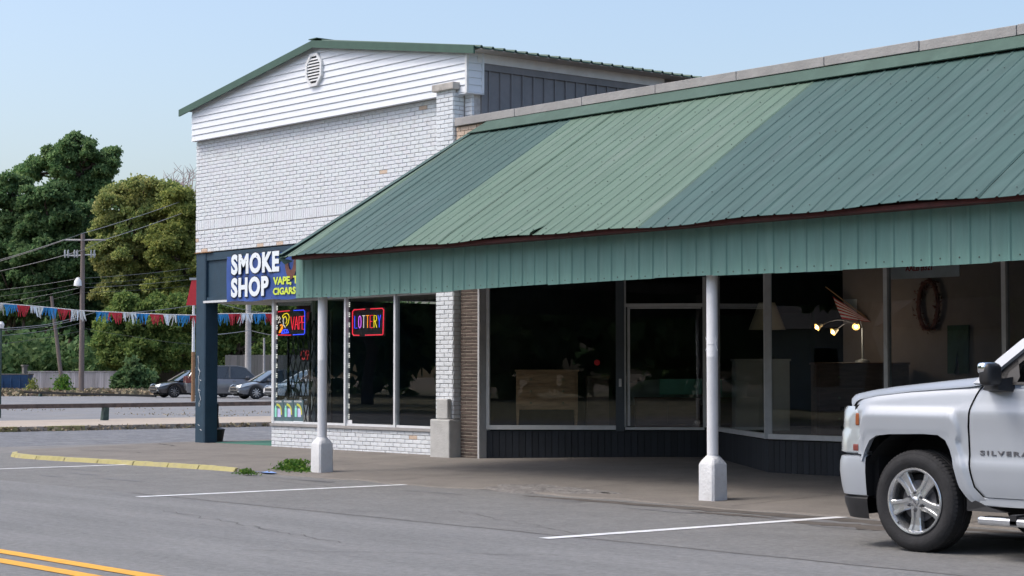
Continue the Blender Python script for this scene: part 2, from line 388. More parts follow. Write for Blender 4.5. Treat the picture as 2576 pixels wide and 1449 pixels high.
flat('grass_verge', [(-170, 40), (-118, 40), (-118, 140), (-170, 140)], .08, 'dirt_ground')
# gutter edge and seam of the parking lane
b = MB(); pr = None
x = -20.3
while x < 60:
    nx = x + .5; j = random.uniform(-.02, .02); pj = pr if pr is not None else 0
    b.add([(x, 11.05 + pj, .003), (nx, 11.05 + j, .003), (nx, 11.066 + j, .003), (x, 11.066 + pj, .003)], [(0, 1, 2, 3)]); pr = j; x = nx
b.build('road_seam', 'crack', kind='structure', recalc=False)
# pavement sheet
def walk_edge(x):     # ragged front edge, straight where the yellow kerb stands
    r = .10 * math.sin(x * 1.7) * math.sin(x * .63 + 1) + .05 * math.sin(x * 5.1)
    return YK + r * smoothstep(-23.6, -21, x)
def walkf(a, c):
    x = -31.6 + a * 42; ye = walk_edge(x)
    if x < -29.6: ye = YK - .45 + .9 * ((-29.6 - x) / 2.0) ** 2
    elif x < -24: ye = YK - .45 * smoothstep(-24, -29.6, x) if x > -29.6 else YK - .45
    y = ye + (21.6 - ye) * (c ** 1.25)
    return (x, y, zwalk(x, y) if c > 0 else zwalk(x, y))
MB().grid(walkf, 168, 22).build('pavement', 'concrete_walk', smooth=True, kind='structure', recalc=False)
# thin apron of the pavement edge down to the road
def lip(a, c):
    x = -31.6 + a * 42; p = walkf(a, 0); return (p[0], p[1] - .03 * (1 - c), p[2] * c - .004 * (1 - c))
MB().grid(lip, 168, 1).build('pavement_edge', 'concrete_walk', kind='structure', recalc=False)
# yellow kerb stones: nine lengths
kr = empty('yellow_kerb', (0, 0, 0), 'worn yellow painted kerb curving round the street corner', 'kerb')
def kerb_y(x):
    if x < -29.6: return YK - .45 + .9 * ((-29.6 - x) / 2.0) ** 2
    return YK - .45 * smoothstep(-24, -29.6, x)
xs = [-30.9, -30.1, -29.2, -28.3, -27.35, -26.4, -25.5, -24.7, -23.7]
for i in range(len(xs) - 1):
    bb = MB(); n = 5
    for k in range(n):
        xa = xs[i] + .012 + (xs[i + 1] - xs[i] - .024) * k / n; xb = xs[i] + .012 + (xs[i + 1] - xs[i] - .024) * (k + 1) / n
        za, zb = [zwalk(q, kerb_y(q)) + .006 + random.uniform(-.003, .003) for q in (xa, xb)]
        f = smoothstep(-24.6, -23.6, xa); wd = .05 if xa < -26.2 else .015
        ya, yb = kerb_y(xa), kerb_y(xb)
        bb.hexa([(xa, ya - .07, -.01), (xb, yb - .07, -.01), (xb, yb + wd, -.01), (xa, ya + wd, -.01)],
                [(xa, ya - .035, za * .97), (xb, yb - .035, zb * .97), (xb, yb + wd, zb + .004), (xa, ya + wd, za + .004)])
    bb.build('kerb_stone', 'kerb_yellow', kr)
# paving cracks and joints
b = MB()
def crackline(p0, p1, wd=.012, n=14, jit=.03):
    pts = []
    for i in range(n + 1):
        t = i / n; x = p0[0] + (p1[0] - p0[0]) * t + random.uniform(-jit, jit); y = p0[1] + (p1[1] - p0[1]) * t + random.uniform(-jit, jit)
        pts.append(Vector((x, y, zwalk(x, y) + .004)))
    for i in range(n):
        d = (pts[i + 1] - pts[i]); q = Vector((-d.y, d.x, 0)).normalized() * wd / 2 * random.uniform(.5, 1.3)
        b.add([pts[i] - q, pts[i + 1] - q, pts[i + 1] + q, pts[i] + q], [(0, 1, 2, 3)])
for x in (-29.2, -26.3, -23.2, -20.2, -17.1, -14.0, -11): crackline((x, YK + .1), (x + .05, 17.9), .014, 16, .006)
crackline((-31, 16.4), (-9, 16.45), .014, 90, .008)
crackline((-30.6, 15.6), (-28.2, 15.9), .03, 10, .05); crackline((-31.3, 17.6), (-30.2, 17.3), .05, 6, .06)
crackline((-21, 15.4), (-19.4, 16.2), .02, 10, .06); crackline((-17.5, 15.2), (-15.2, 15.9), .015, 12, .06)
b.build('pavement_cracks', 'crack', kind='structure', recalc=False)
# broken patch at the pavement edge
def patch(a, c):
    t = a * 2 * math.pi; r = c * (1 + .18 * math.sin(3 * t + 1) + .12 * math.sin(7 * t)); x = -17.35 + 1.15 * r * math.cos(t); y = 15.02 + .42 * r * math.sin(t)
    z = -.012 + zwalk(x, y) * smoothstep(YK - .25, YK + .05, y) + (.016 + random.uniform(.0, .014)) * (1 if .02 < c < .9 and 0 < a < 1 else 0 if c > .9 else 1)
    return (x, y, z)
MB().grid(patch, 44, 12, flip=True).build('broken_asphalt', 'patch', kind='structure', recalc=False)
# painted lines
def strip(name, p, q, wd, m, z=.004, n=20):
    p, q = Vector(p), Vector(q); d = (q - p); nn = Vector((-d.y, d.x)).normalized() * wd / 2; bb = MB()
    for i in range(n):
        a = p + d * i / n; c = p + d * (i + 1) / n; e = [random.uniform(-.004, .004) for _ in range(4)]
        bb.add([(a.x - nn.x, a.y - nn.y, z), (c.x - nn.x, c.y - nn.y, z), (c.x + nn.x, c.y + nn.y, z), (a.x + nn.x, a.y + nn.y, z)], [(0, 1, 2, 3)])
    bb.build(name, m, kind='structure', recalc=False)
for x in (-33.6, -26.62, -19.6, -12.45, -5.4, 1.6): strip('parking_line', (x, 10.75), (x + .05, 14.75 if x > -20 else 14.5), .145, 'paint_white')
strip('yellow_line', (-300, 6.7), (120, 6.62), .15, 'paint_yellow'); strip('yellow_line', (-300, 6.37), (120, 6.29), .15, 'paint_yellow')
# fine cracks in the asphalt
b = MB()
for (p0, p1, nn_) in [((-17.5, 9.9), (-13.2, 9.2), 30), ((-15.5, 12.2), (-12.6, 11.3), 18), ((-24, 9.0), (-19, 8.4), 30), ((-28, 12.9), (-23.5, 13.3), 24), ((-13.2, 8.2), (-11.2, 9.9), 16), ((-20.5, 7.4), (-17.6, 7.9), 18), ((-33, 8.5), (-27.5, 9.6), 26), ((-21.5, 13.7), (-18.6, 13.5), 18)]:
    pts = []
    for i in range(nn_ + 1):
        t = i / nn_; pts.append(Vector((p0[0] + (p1[0] - p0[0]) * t + random.uniform(-.05, .05), p0[1] + (p1[1] - p0[1]) * t + random.uniform(-.06, .06), .0022)))
    for i in range(nn_):
        d = pts[i + 1] - pts[i]; q = Vector((-d.y, d.x, 0)).normalized() * random.uniform(.003, .009)
        b.add([pts[i] - q, pts[i + 1] - q, pts[i + 1] + q, pts[i] + q], [(0, 1, 2, 3)])
b.build('road_cracks', 'road_crack', kind='structure', recalc=False)
# oil stains and tar marks in the parking lane
mat('stain', (.155, .155, .157), .8, .2, 5)
mat('damp_dirt', (.095, .083, .072), .9, .3, 3, grain=.3)
b = MB()
for (sx, sy, rx, ry) in [(-22.9, 12.3, .5, .1), (-18.2, 13.9, .5, .1), (-16.1, 14.1, .5, .09), (-24.6, 12.6, .4, .09), (-14.2, 13.9, .5, .12), (-25.6, 13.1, .45, .08), (-20.9, 14.1, .35, .06), (-11.5, 14.0, 1.2, .35), (-22.8, 13.9, .3, .06), (-24.4, 12.0, .3, .07), (-21.4, 14.2, .9, .08), (-12.6, 14.35, .6, .15)]:
    ph = random.random() * 6; n = 18
    b.add([(sx + rx * math.cos(t) * (1 + .3 * math.sin(3 * t + ph)), sy + ry * math.sin(t) * (1 + .3 * math.sin(2 * t + ph)), .0025) for t in [2 * math.pi * i / n for i in range(n)]], [tuple(range(n))])
b.build('oil_stains', 'stain', kind='structure', recalc=False)
b = MB()
for (x0, x1, yc, hw_) in [(-17.0, -9.0, 14.32, .2), (-12.6, -9.4, 13.85, .25), (-13.9, -12.7, 14.0, .1)]:
    n = 40; up_, lo_ = [], []
    for i in range(n + 1):
        t = i / n; x = x0 + (x1 - x0) * t; h_ = hw_ * math.sin(math.pi * t) ** .6
        up_.append((x, yc + h_ * random.uniform(.6, 1.1), .0032)); lo_.append((x, yc - h_ * random.uniform(.4, 1.2), .0032))
    b.add(up_ + lo_, [(i, i + 1, n + 2 + i, n + 1 + i) for i in range(n)])
b.build('gutter_dirt', 'damp_dirt', kind='structure', recalc=False)

# ================================================================== SMOKE SHOP
YM = 18.35                                     # plane of its brick front
ss = empty('smoke_shop', (-27.2, YM, 0), 'two storey white brick smoke shop with white siding gable on the street corner', 'building')
def loc(ob):  # geometry is written in world coordinates; shift it under its Empty
    return ob
def under(o, root):
    o.parent = root; o.matrix_parent_inverse = Matrix.Translation(-Vector(root.location)); return o
class PB(MB):
    def to(s, name, mats, root, **kw):
        o = s.build(name, mats, None, **kw); return under(o, root)
def sub(o, parent):          # sub-part: keep world place
    o.parent = parent; o.matrix_parent_inverse = Matrix.Identity(4); return o
XL, XR = XY(491, YM), XY(1188.5, YM, 240)
ZB, ZT = 3.69, 5.80
CH = .0677; BL = .215
# brick unit mesh (front face proud, tiny chamfer), origin at its centre
def brick_mesh(name, l, h, m, d=.05):
    bb = MB(); c = .004
    bb.add([(-l/2, d, -h/2), (l/2, d, -h/2), (l/2, d, h/2), (-l/2, d, h/2), (-l/2, c, -h/2), (l/2, c, -h/2), (l/2, c, h/2), (-l/2, c, h/2),
            (-l/2+c, 0, -h/2+c), (l/2-c, 0, -h/2+c), (l/2-c, 0, h/2-c), (-l/2+c, 0, h/2-c)],
           [(8, 9, 10, 11), (4, 5, 9, 8), (5, 6, 10, 9), (6, 7, 11, 10), (7, 4, 8, 11), (0, 1, 5, 4), (1, 2, 6, 5), (2, 3, 7, 6), (3, 0, 4, 7)])
    return bb.mesh(name, m)
bm_full = brick_mesh('brick', BL - .010, CH - .010, 'brick_white')
bm_half = brick_mesh('brick', BL/2 - .010, CH - .010, 'brick_white')
bm_bare = brick_mesh('brick', BL - .010, CH - .010, 'brick_bare')
brick_list = []   # (x, y, z, face rotation, mesh, wall key)
def lay(x0, x1, z0, z1, y, key, skip=None, rz=0, first=0):
    n = int((z1 - z0) / CH + .5)
    for r in range(n):
        z = z0 + CH * (r + .5); x = x0 - (BL/2 if (r + first) % 2 else 0)
        while x < x1 - .02:
            a, c = max(x, x0), min(x + BL, x1); x += BL
            if skip and skip(a, c, z): continue
            if c - a < .05: continue
            brick_list.append((a, c, z, y, key, rz))
PX0p = XY(1096, 18.12) + .02
# brick front above the beam, a soldier course band in it
SB, ST = 4.115, 4.30
lay(XL, PX0p, ZB, SB, YM - .012, 'front')
lay(XL, PX0p, ST, ZT, YM - .012, 'front', first=1)
front = PB()
front.box(XL + .02, XR - .02, YM, YM + .2, ZB - .0, ZT)
front = front.to('brick_front', 'mortar_painted', ss)
pier = PB(); PX0, PX1, PY = XY(1096, 18.12), XY(1139.5, 18.12), 18.12
pier.box(PX0 + .01, PX1 - .012, PY + .012, YM - .002, .72, 5.84); pier.box(PX1 - .02, XR - .012, YM + .01, YM + .2, .3, 5.8)
pier = pier.to('brick_pier', 'mortar_painted', ss)
lay(PX0, PX1, .72, 5.84, PY, 'pier')
lay(PX1 + .012, XR, 4.9, 5.8, YM - .012, 'pier')
KX0, KX1, KZ = XY(683, 18.42, 1100), PX0 - .0, .49
knee = PB(); knee.box(KX0 + .012, KX1, 18.42 + .012, 18.62, -.02, KZ); knee.box(KX0 + .012, KX0 + .2, 18.62, 20.9, -.02, KZ)
knee = knee.to('knee_wall', 'mortar_painted', ss)
lay(KX0, KX1, KZ - 6 * CH, KZ, 18.42, 'knee')
allb = sorted(brick_list, key=lambda q: (q[4] == 'front' , -q[0]))
parents = {'front': front, 'pier': pier, 'knee': knee}
mass = MB(); cnt = 0
bare = {'front': [(XY(700, YM), 3.72), (XY(652, YM), 3.72), (XL + .35, 3.72), (XL + .1, 3.9), (-24.25, 5.72)]}
mass_bare = MB()
for (a, c, z, y, key, rz) in allb:
    l = c - a; dy = random.uniform(-.0025, .0025)
    isb = (key == 'front' and any(abs((a + c) / 2 - q[0]) < .09 and abs(z - q[1]) < .035 for q in bare['front'])) or random.random() < .0005
    if cnt < 296:
        o = link(bm_bare if isb else (bm_full if l > .15 else bm_half), 'brick', None, ((a + c) / 2, y + dy, z))
        o.scale = ((l - .010) / ((BL if l > .15 else BL / 2) - .010), 1, 1); sub(o, parents[key]); o.parent = parents[key]; cnt += 1
        o.matrix_parent_inverse = Matrix.Identity(4)
    else:
        t = mass_bare if isb else mass; h = CH - .010; l -= .010; x = (a + c) / 2; k = .004
        t.add([(x-l/2, y+.05, z-h/2), (x+l/2, y+.05, z-h/2), (x+l/2, y+.05, z+h/2), (x-l/2, y+.05, z+h/2), (x-l/2, y+dy+k, z-h/2), (x+l/2, y+dy+k, z-h/2), (x+l/2, y+dy+k, z+h/2), (x-l/2, y+dy+k, z+h/2),
            (x-l/2+k, y+dy, z-h/2+k), (x+l/2-k, y+dy, z-h/2+k), (x+l/2-k, y+dy, z+h/2-k), (x-l/2+k, y+dy, z+h/2-k)],
           [(8, 9, 10, 11), (4, 5, 9, 8), (5, 6, 10, 9), (6, 7, 11, 10), (7, 4, 8, 11), (0, 1, 5, 4), (1, 2, 6, 5), (2, 3, 7, 6), (3, 0, 4, 7)])
# soldier course and the bricks of the side faces
x = XL
while x < PX0p - .03:
    mass.box(x + .004, x + .0677 - .004, YM - .012 + random.uniform(-.002, .002), YM + .03, SB + .004, ST - .004); x += .0677
def side_bricks(bb, X, y0, y1, z0, z1, off=0):
    n = int((z1 - z0) / CH)
    for r in range(n):
        z = z0 + CH * (r + .5); y = y0 - (.107 if (r + off) % 2 else 0)
        while y < y1 - .02:
            a, c = max(y, y0), min(y + .215, y1); y += .215
            bb.box(X - .02, X + random.uniform(-.002, .002), a + .004, c - .004, z - CH/2 + .005, z + CH/2 - .005)
side_bricks(mass, PX1 + .002, PY + .012, YM - .02, .72, 5.84)
side_bricks(mass, KX0 - 0, 18.43, 20.9, KZ - 6 * CH, KZ)
o = mass.build('brick_mass', 'brick_white_mass', None, kind='stuff'); o.parent = front; o.matrix_parent_inverse = Matrix.Identity(4)
o = mass_bare.build('bare_brick_mass', 'brick_bare', None, kind='stuff'); o.parent = front; o.matrix_parent_inverse = Matrix.Identity(4)
for o in (front, pier, knee):   # their parent's shift is already in matrix_parent_inverse, children stay in world coordinates
    pass
# coping stones above the brick
xs = [XL - .06, -29.6, -27.9, -26.1, XY(1085, YM)]
for i in range(4): PB().box(xs[i] + .004, xs[i + 1] - .004, YM - .09, YM + .25, ZT + .004, ZT + .085).to('coping_stone', 'coping_stone', ss, bevel=.008)
PB().box(PX0 - .05, PX1 + .06, PY - .055, YM + .2, 5.842, 5.955).to('pier_cap', 'coping_stone', ss, bevel=.012)
# concrete foot of the pier
zf = .10
PB().box(PX0 - .03, PX1 + .02, PY - .09, YM - .03, -.02, .71).to('pier_foot', 'concrete_post', ss, bevel=.02)
PB().box(PX0 + .12, PX1 - .03, PY - .085, PY - .001, .712, 1.03).to('pier_block', 'concrete_post', ss, bevel=.02)
# blue beam, corner pillar, porch
bx0, bx1 = XL + .02, PX0
PB().box(bx0 + .32, bx1, YM + .03, YM + .25, 2.78, ZB - .02).box(bx0 + .32, bx1, YM - .005, YM + .03, 3.53, ZB - .02).box(bx0 + .32, bx1, YM + .0, YM + .03, 2.78, 2.84).to('beam', 'blue_paint', ss)
px0, px1 = XY(491.5, YM - .02), XY(516, YM - .02)
pil = PB().box(px0, px1 - .03, YM - .02, YM + .27, -.02, ZB - .012).box(px1 - .03, px1, YM - .02, YM + .25, -.02, ZB - .014).to('corner_pillar', 'blue_paint', ss, bevel=.012)
PB().box(px0 - .01, px1 + .22, YM - .05, YM + .02, ZB - .012, ZB + .002).to('rusty_lintel', 'rust', ss)
PB().box(bx0 + .3, bx1 + 0, YM - .03, YM + .03, 2.735, 2.775).to('drip_trim', 'alu_white', ss)
PB().box(XL + .03, bx1, YM + .26, 20.6, 2.74, 2.78).to('porch_ceiling', 'soffit', ss)
PB().box(XL + .03, KX0 + .1, 20.6, 20.75, 2.62, 2.9).to('porch_rear_beam', 'red_steel', ss)
# graffiti-like white drips on the pillar face
g = PB()
def pxz(u, v, y=YM - .024): p = onY(u, v, y); return p
pts = [(498, 895), (500, 912), (499, 925), (503, 935), (500, 948), (501, 965), (499, 978), (502, 990)]
g.tube([pxz(u, v) for u, v in pts], .006, 5)
pts = [(502, 992), (505, 1005), (501, 1012), (499, 1018), (501, 1023), (503, 1019), (501, 1013)]
g.tube([pxz(u, v) for u, v in pts], .005, 5)
for (u, v) in [(499, 930), (502, 955), (500, 980), (498, 1068), (503, 1080)]: g.tube([pxz(u, v), pxz(u + 4, v + 3)], .004, 4)
g.to('paint_drips', 'paint_white', ss)
# storefront: sill, frames, panes
YG = 18.5
wx = [XY(683, YG - .04), XY(868, YG - .04), XY(993, YG - .04), PX0]
PB().box(KX0 - .02, PX0 - .002, 18.39, 18.66, KZ + .002, KZ + .045).to('sill', 'coping_grey', ss)
fr = PB()
fr.box(wx[0], wx[0] + .075, YG - .04, YG + .04, KZ + .046, 2.735)
for xx in wx[1:3]: fr.box(xx - .025, xx + .025, YG - .05, YG + .04, KZ + .046, 2.735)
fr.box(wx[0] + .076, wx[3] - .002, YG - .03, YG + .03, KZ + .047, KZ + .085)
fr.box(wx[0] + .076, wx[3] - .002, YG - .02, YG + .02, 2.69, 2.735)
fr.to('window_frame', 'alu_white', ss)
for i in range(3): PB().box(wx[i] + (.08 if i == 0 else .03), wx[i + 1] - .03, YG - .004, YG + .004, KZ + .09, 2.688).to('window_pane', 'shop_glass', ss)
PB().box(wx[0] + .02, wx[0] + .028, YG + .05, 19.3, KZ + .06, 2.7).to('window_pane', 'shop_glass', ss, label='side window pane facing the corner porch')
PB().box(wx[0] - .01, wx[0] + .05, 19.3, 19.36, KZ + .0, 2.74).to('window_frame', 'alu_white', ss)
# shell behind
PB().box(PX1 - .1, XR - .01, YM + .2, 32, -.05, 5.75).to('party_wall', 'interior_dark', ss)
PB().box(XL + .03, XR - .2, 31.8, 32, -.05, 6.2).to('rear_wall', 'grey_metal', ss)
PB().box(wx[0] + .0, PX1, 20.75, 20.95, -.05, 2.74).to('inner_wall', 'interior_dark', ss) if False else None
PB().box(wx[0], wx[0] + .2, 19.36, 31.8, -.05, 2.74).to('side_wall', 'blue_paint', ss)
PB().box(wx[0] + .05, PX1 - .1, 18.63, 31.8, -.04, .14).to('inner_floor', 'interior_floor', ss)
PB().box(wx[0] + .03, PX1 - .1, 18.56, 31.8, 2.8, 2.86).to('inner_ceiling', 'interior_dark', ss)
PB().box(wx[0] + .2, PX1 - .1, 25, 25.1, .14, 2.8).to('inner_partition', 'interior_dark', ss)
PB().box(XL + .02, XL + .25, YM + .27, 32, 2.9, 5.8).to('left_upper_wall', 'mortar_painted', ss)
# right hand dark grey ribbed metal wall
XG = XR + .02
b = PB().box(XG - .06, XG, YM + .17, 26, 4.0, 6.24)
y = YM + .2 + .1
while y < 26:
    b.box(XG, XG + .022, y, y + .03, 4.0, 6.16); y += .2286
b.to('metal_wall', 'grey_metal', ss)
PB().box(XG + .003, XG + .035, YM + .17, 26, 6.155, 6.27).to('metal_wall_trim', 'grey_metal', ss)
# siding gable: individual lap boards
YS = 18.2; RX, RZ = XY(798, YS, 105), 7.135; EXL, EXR = XY(470, YS, 280), XY(1203, YS, 112); EZL, EZR = 6.47, 6.46
SX0, SX1 = XY(482, YS, 300), XY(1172, YS, 200)
def slope_z(x): return -.03 +  RZ - (RX - x) / (RX - EXL) * (RZ - EZL) if x < RX else -.03 + RZ - (x - RX) / (EXR - RX) * (RZ - EZR)
z = 5.79; EXPO = .113
gable = PB().prism([(SX0 + .03, 5.80), (SX1, 5.80), (SX1, slope_z(SX1) - .03), (RX, RZ - .03), (SX0 + .03, slope_z(SX0) - .03)], YS + .03, YM + .05).to('gable_wall', 'siding', ss)
while z < RZ - .06:
    zt = min(z + EXPO, RZ - .035); zz = zt
    def lim(zq, left):
        if left: return max(SX0, EXL + (zq + .03 - EZL) / (RZ - EZL) * (RX - EXL)) if zq + .03 > EZL else SX0
        return min(SX1, EXR - (zq + .03 - EZR) / (RZ - EZR) * (EXR - RX)) if zq + .03 > EZR else SX1
    a0, a1, c0, c1 = lim(z, 1), lim(z, 0), lim(zt, 1), lim(zt, 0)
    m = z + .07
    PB().add([(a0, YS - .004, z), (a1, YS - .004, z), (c1, YS + .014, zt), (c0, YS + .014, zt), (a0, YS + .012, z + .001), (a1, YS + .012, z + .001), (c1, YS + .024, zt), (c0, YS + .024, zt)],
             [(0, 1, 2, 3), (7, 6, 5, 4), (0, 4, 5, 1), (3, 2, 6, 7), (0, 3, 7, 4), (1, 5, 6, 2)]).to('siding_board', 'siding', ss)
    z += EXPO
SX2 = XG + .10
PB().box(SX1, SX1 + .045, YS - .02, YS + .025, 5.775, slope_z(SX1) - .02).to('corner_trim', 'white_trim', ss)
z = 5.79
ret = PB(); ret.box(SX1 + .01, SX1 + .03, YS + .026, YM + .17, 5.785, 6.44)
while z < 6.4:
    ret.hexa([(SX1 + .03, YS + .026, z), (SX1 + .05, YS + .026, z), (SX1 + .05, YM + .13, z), (SX1 + .03, YM + .13, z)], [(SX1 + .03, YS + .026, z + .111), (SX1 + .036, YS + .026, z + .111), (SX1 + .036, YM + .13, z + .111), (SX1 + .03, YM + .13, z + .111)]); z += EXPO
ret.box(SX1 + .0, SX1 + .06, YM + .131, YM + .17, 5.775, 6.43); ret.box(SX1 - .5, SX1 + .06, YS + .0, YM + .17, 5.765, 5.784)
ret.to('return_siding', 'siding', ss)
# louvre vent
vc = onY(793, 176, YS); vy = YS - .045; W, Hh = .245, .285
def octo(w_, h_): k = .42; return [(vc.x + sx * w_ * a, vc.z + sz * h_ * c) for sx, sz, a, c in [(1, 1, 1, k), (1, 1, k, 1), (-1, 1, k, 1), (-1, 1, 1, k), (-1, -1, 1, k), (-1, -1, k, 1), (1, -1, k, 1), (1, -1, 1, k)]]
ve = empty('gable_vent', (0, 0, 0)); ve.parent = ss; ve.matrix_parent_inverse = Matrix.Translation(-Vector(ss.location))
o1, o2 = octo(W, Hh), octo(W - .05, Hh - .05); n = 8
b = MB(); v = [(p[0], vy, p[1]) for p in o1] + [(p[0], vy, p[1]) for p in o2] + [(p[0], YS + .01, p[1]) for p in o1] + [(p[0], YS + .0, p[1]) for p in o2]
f = []
for i in range(8):
    j = (i + 1) % 8; f += [(i, j, 8 + j, 8 + i), (i, 16 + i, 16 + j, j), (8 + i, 8 + j, 24 + j, 24 + i)]
b.add(v, f); o = b.build('vent_frame', 'white_trim', ve)
MB().add([(p[0], YS - .006, p[1]) for p in o2], [tuple(range(8))]).build('vent_back', 'interior_dark', ve)
for i in range(8):
    z = vc.z - .195 + i * .052; hw = W - .055 if abs(z - vc.z) < .1 else (W - .055) * (1 - (abs(z - vc.z) - .1) / .24)
    MB().hexa([(vc.x - hw, vy + .005, z), (vc.x + hw, vy + .005, z), (vc.x + hw, YS - .008, z + .03), (vc.x - hw, YS - .008, z + .03)], [(vc.x - hw, vy + .005, z + .012), (vc.x + hw, vy + .005, z + .012), (vc.x + hw, YS - .008, z + .042), (vc.x - hw, YS - .008, z + .042)]).build('slat', 'white_trim', ve)
# green rake boards
for (xa, za, xb, zb) in [(EXL - .12, EZL - .055, RX, RZ), (RX, RZ, EXR + .02, EZR)]:
    h = .125
    PB().add([(xa, YS - .11, za - h), (xb, YS - .11, zb - h), (xb, YS - .11, zb), (xa, YS - .11, za), (xa, YS - .08, za - h), (xb, YS - .08, zb - h), (xb, YS - .08, zb), (xa, YS - .08, za)],
             [(0, 1, 2, 3), (7, 6, 5, 4), (0, 4, 5, 1), (3, 2, 6, 7), (0, 3, 7, 4), (1, 5, 6, 2)]).to('rake_board', 'green_trim', ss)
# ribbed roof sheets, both slopes
def roof_sheet(x_e, z_e, y0, y1, name='roof_sheet'):
    prof = []; y = y0
    while y < y1 - .001:
        prof += [(y, 0), (y + .08, 0), (y + .095, .03), (y + .125, .03), (y + .14, 0)]; y += .2286
    prof.append((y1, 0)); bb = PB(); k = []
    for (yy, h) in prof:
        k += [(x_e, yy, z_e + h), (RX, yy, RZ + .0 + h)]
    f = [(2*i, 2*i+1, 2*i+3, 2*i+2) for i in range(len(prof) - 1)]
    bb.add(k + [(a, b_, c - .02) for a, b_, c in k], f + [tuple(q + len(k) for q in r)[::-1] for r in f] + [(2*i, 2*i+2, 2*i+2+len(k), 2*i+len(k)) for i in range(len(prof) - 1)])
    bb.to(name, 'green_trim', ss)
y = YS - .09
while y < 25.5:
    roof_sheet(EXR + .06, EZR - .02, y, y + .9144); roof_sheet(EXL - .14, EZL - .05, y, y + .9144); y += .9144
PB().box(RX - .12, RX + .12, YS - .1, 25.5, RZ + .02, RZ + .035).to('ridge_cap', 'green_trim', ss)
# frieze and soffit under the right eave
PB().box(XG + .03, XG + .055, YM + .05, 22.4, 6.262, 6.41).box(XG + .0, XG + .05, 22.4, 22.46, 6.25, 6.41).to('frieze_board', 'white_trim', ss)
PB().add([(XG - .06, YS, 6.412), (EXR + .04, YS, 6.412), (EXR + .04, 25.4, 6.412), (XG - .06, 25.4, 6.412), (XG - .06, YS, 6.435), (EXR + .04, YS, 6.43), (EXR + .04, 25.4, 6.43), (XG - .06, 25.4, 6.435)], [(0, 1, 2, 3), (4, 5, 6, 7), (0, 4, 5, 1), (1, 5, 6, 2), (2, 6, 7, 3), (3, 7, 4, 0)]).to('soffit', 'soffit', ss)
for y in (22.8, 23.2, 23.7): PB().box(XG - .02, XG + .16, y, y + .06, 6.2, 6.43).to('rafter_end', 'white_trim', ss)
PB().box(XG - .06, XG - .01, 22.5, 25.4, 6.1, 6.43).to('eave_panel', 'grey_metal', ss)
# banner
BY = YM - .045
bn = empty('banner', (0, 0, 0), 'blue SMOKE SHOP banner in white letters on the blue beam, partly behind the awning', 'banner')
p = onY(572, 646, BY); q = onY(572, 760, BY); BX0 = p.x; BZ0, BZ1 = q.z + .0, p.z + .0; BX1 = BX0 + 4.1
def bfn(a, c): # slightly slack cloth
    x = BX0 + a * (BX1 - BX0); z = BZ0 + c * (BZ1 - BZ0) + .012 * math.sin(a * 22) * (1 - c) - .01 * math.sin(a * 15) * c
    return Vector((x, BY - .012 * math.sin(a * 31 + c * 2) * (1 - abs(2 * c - 1)) ** .3 - .006, z))
MB().grid(bfn, 60, 8).build('cloth', 'banner_blue', bn, smooth=True, recalc=False)
def put(yy):
    return lambda x, z, d: (x, yy - d, z)
def rect(u0, v0, u1, v1, y): a = onY(u0, v0, y); c = onY(u1, v1, y); return a.x, c.x, c.z, a.z
ty = BY - .024
s0 = onY(580, 692, ty); s1 = onY(704, 611 + .0, ty)
x0, x1 = s0.x, s1.x
zz0 = onY(580, 695, ty).z; zz1 = onY(580, 641, ty).z
text_mesh('letters', 'SMOKE', x0 - .0, x1, zz0 + .0, zz1 + .02, put(ty + .0045), 'banner_edge', bn, offset=.06, depth=.002, spacing=1.12)
text_mesh('letters', 'SMOKE', x0 + .02, x1 - .02, zz0 + .02, zz1 + .0, put(ty), 'banner_light', bn, offset=.048, depth=.004, spacing=1.12)
zz0, zz1 = onY(580, 752, ty).z, onY(580, 700, ty).z; x1 = XY(677, ty, 720)
text_mesh('letters', 'SHOP', x0 - .0, x1, zz0 - .0, zz1 + .02, put(ty + .0045), 'banner_edge', bn, offset=.06, depth=.002, spacing=1.12)
text_mesh('letters', 'SHOP', x0 + .02, x1 - .02, zz0 + .02, zz1, put(ty), 'banner_light', bn, offset=.048, depth=.004, spacing=1.12)
xa = XY(687, ty, 705); zz0, zz1 = onY(687, 716.5, ty).z, onY(687, 697.5, ty).z
text_mesh('letters', 'VAPE,', xa, XY(733, ty, 705), zz0 - .03, zz1, put(ty), 'banner_green', bn, offset=.04)
text_mesh('letters', 'T', XY(738, ty, 705), XY(748, ty, 705), zz0, zz1, put(ty), 'banner_green', bn, offset=.04)
zz0, zz1 = onY(687, 742.5, ty).z, onY(687, 724.5, ty).z
text_mesh('letters', 'CIGARS', xa, XY(744, ty, 730), zz0, zz1, put(ty), 'banner_green', bn, offset=.04)
# brown curved pipe bowl printed on the banner, flat print
c = onY(731, 655, ty)
n = 16
ou = [(c.x + .19 * math.cos(t), c.z + .33 * math.sin(t)) for t in [math.pi + math.pi * i / n for i in range(n + 1)]]; inn = [(c.x + .09 * math.cos(t), c.z + .02 + .19 * math.sin(t)) for t in [2 * math.pi - math.pi * i / n for i in range(n + 1)]]
MB().add([(x, ty + .004, z) for x, z in ou + inn], [(i, i + 1, 2 * n - i, 2 * n + 1 - i) for i in range(n)]).build('printed_pipe', 'banner_brown', bn, recalc=False)
b = MB()
for i in range(9):
    for zz in (BZ0 + .04, BZ1 - .04): b.disc(.012, 8, 'Y', (BX0 + .05 + i * .5, BY - .03, zz))
b.build('grommets', 'screw', bn, recalc=False)

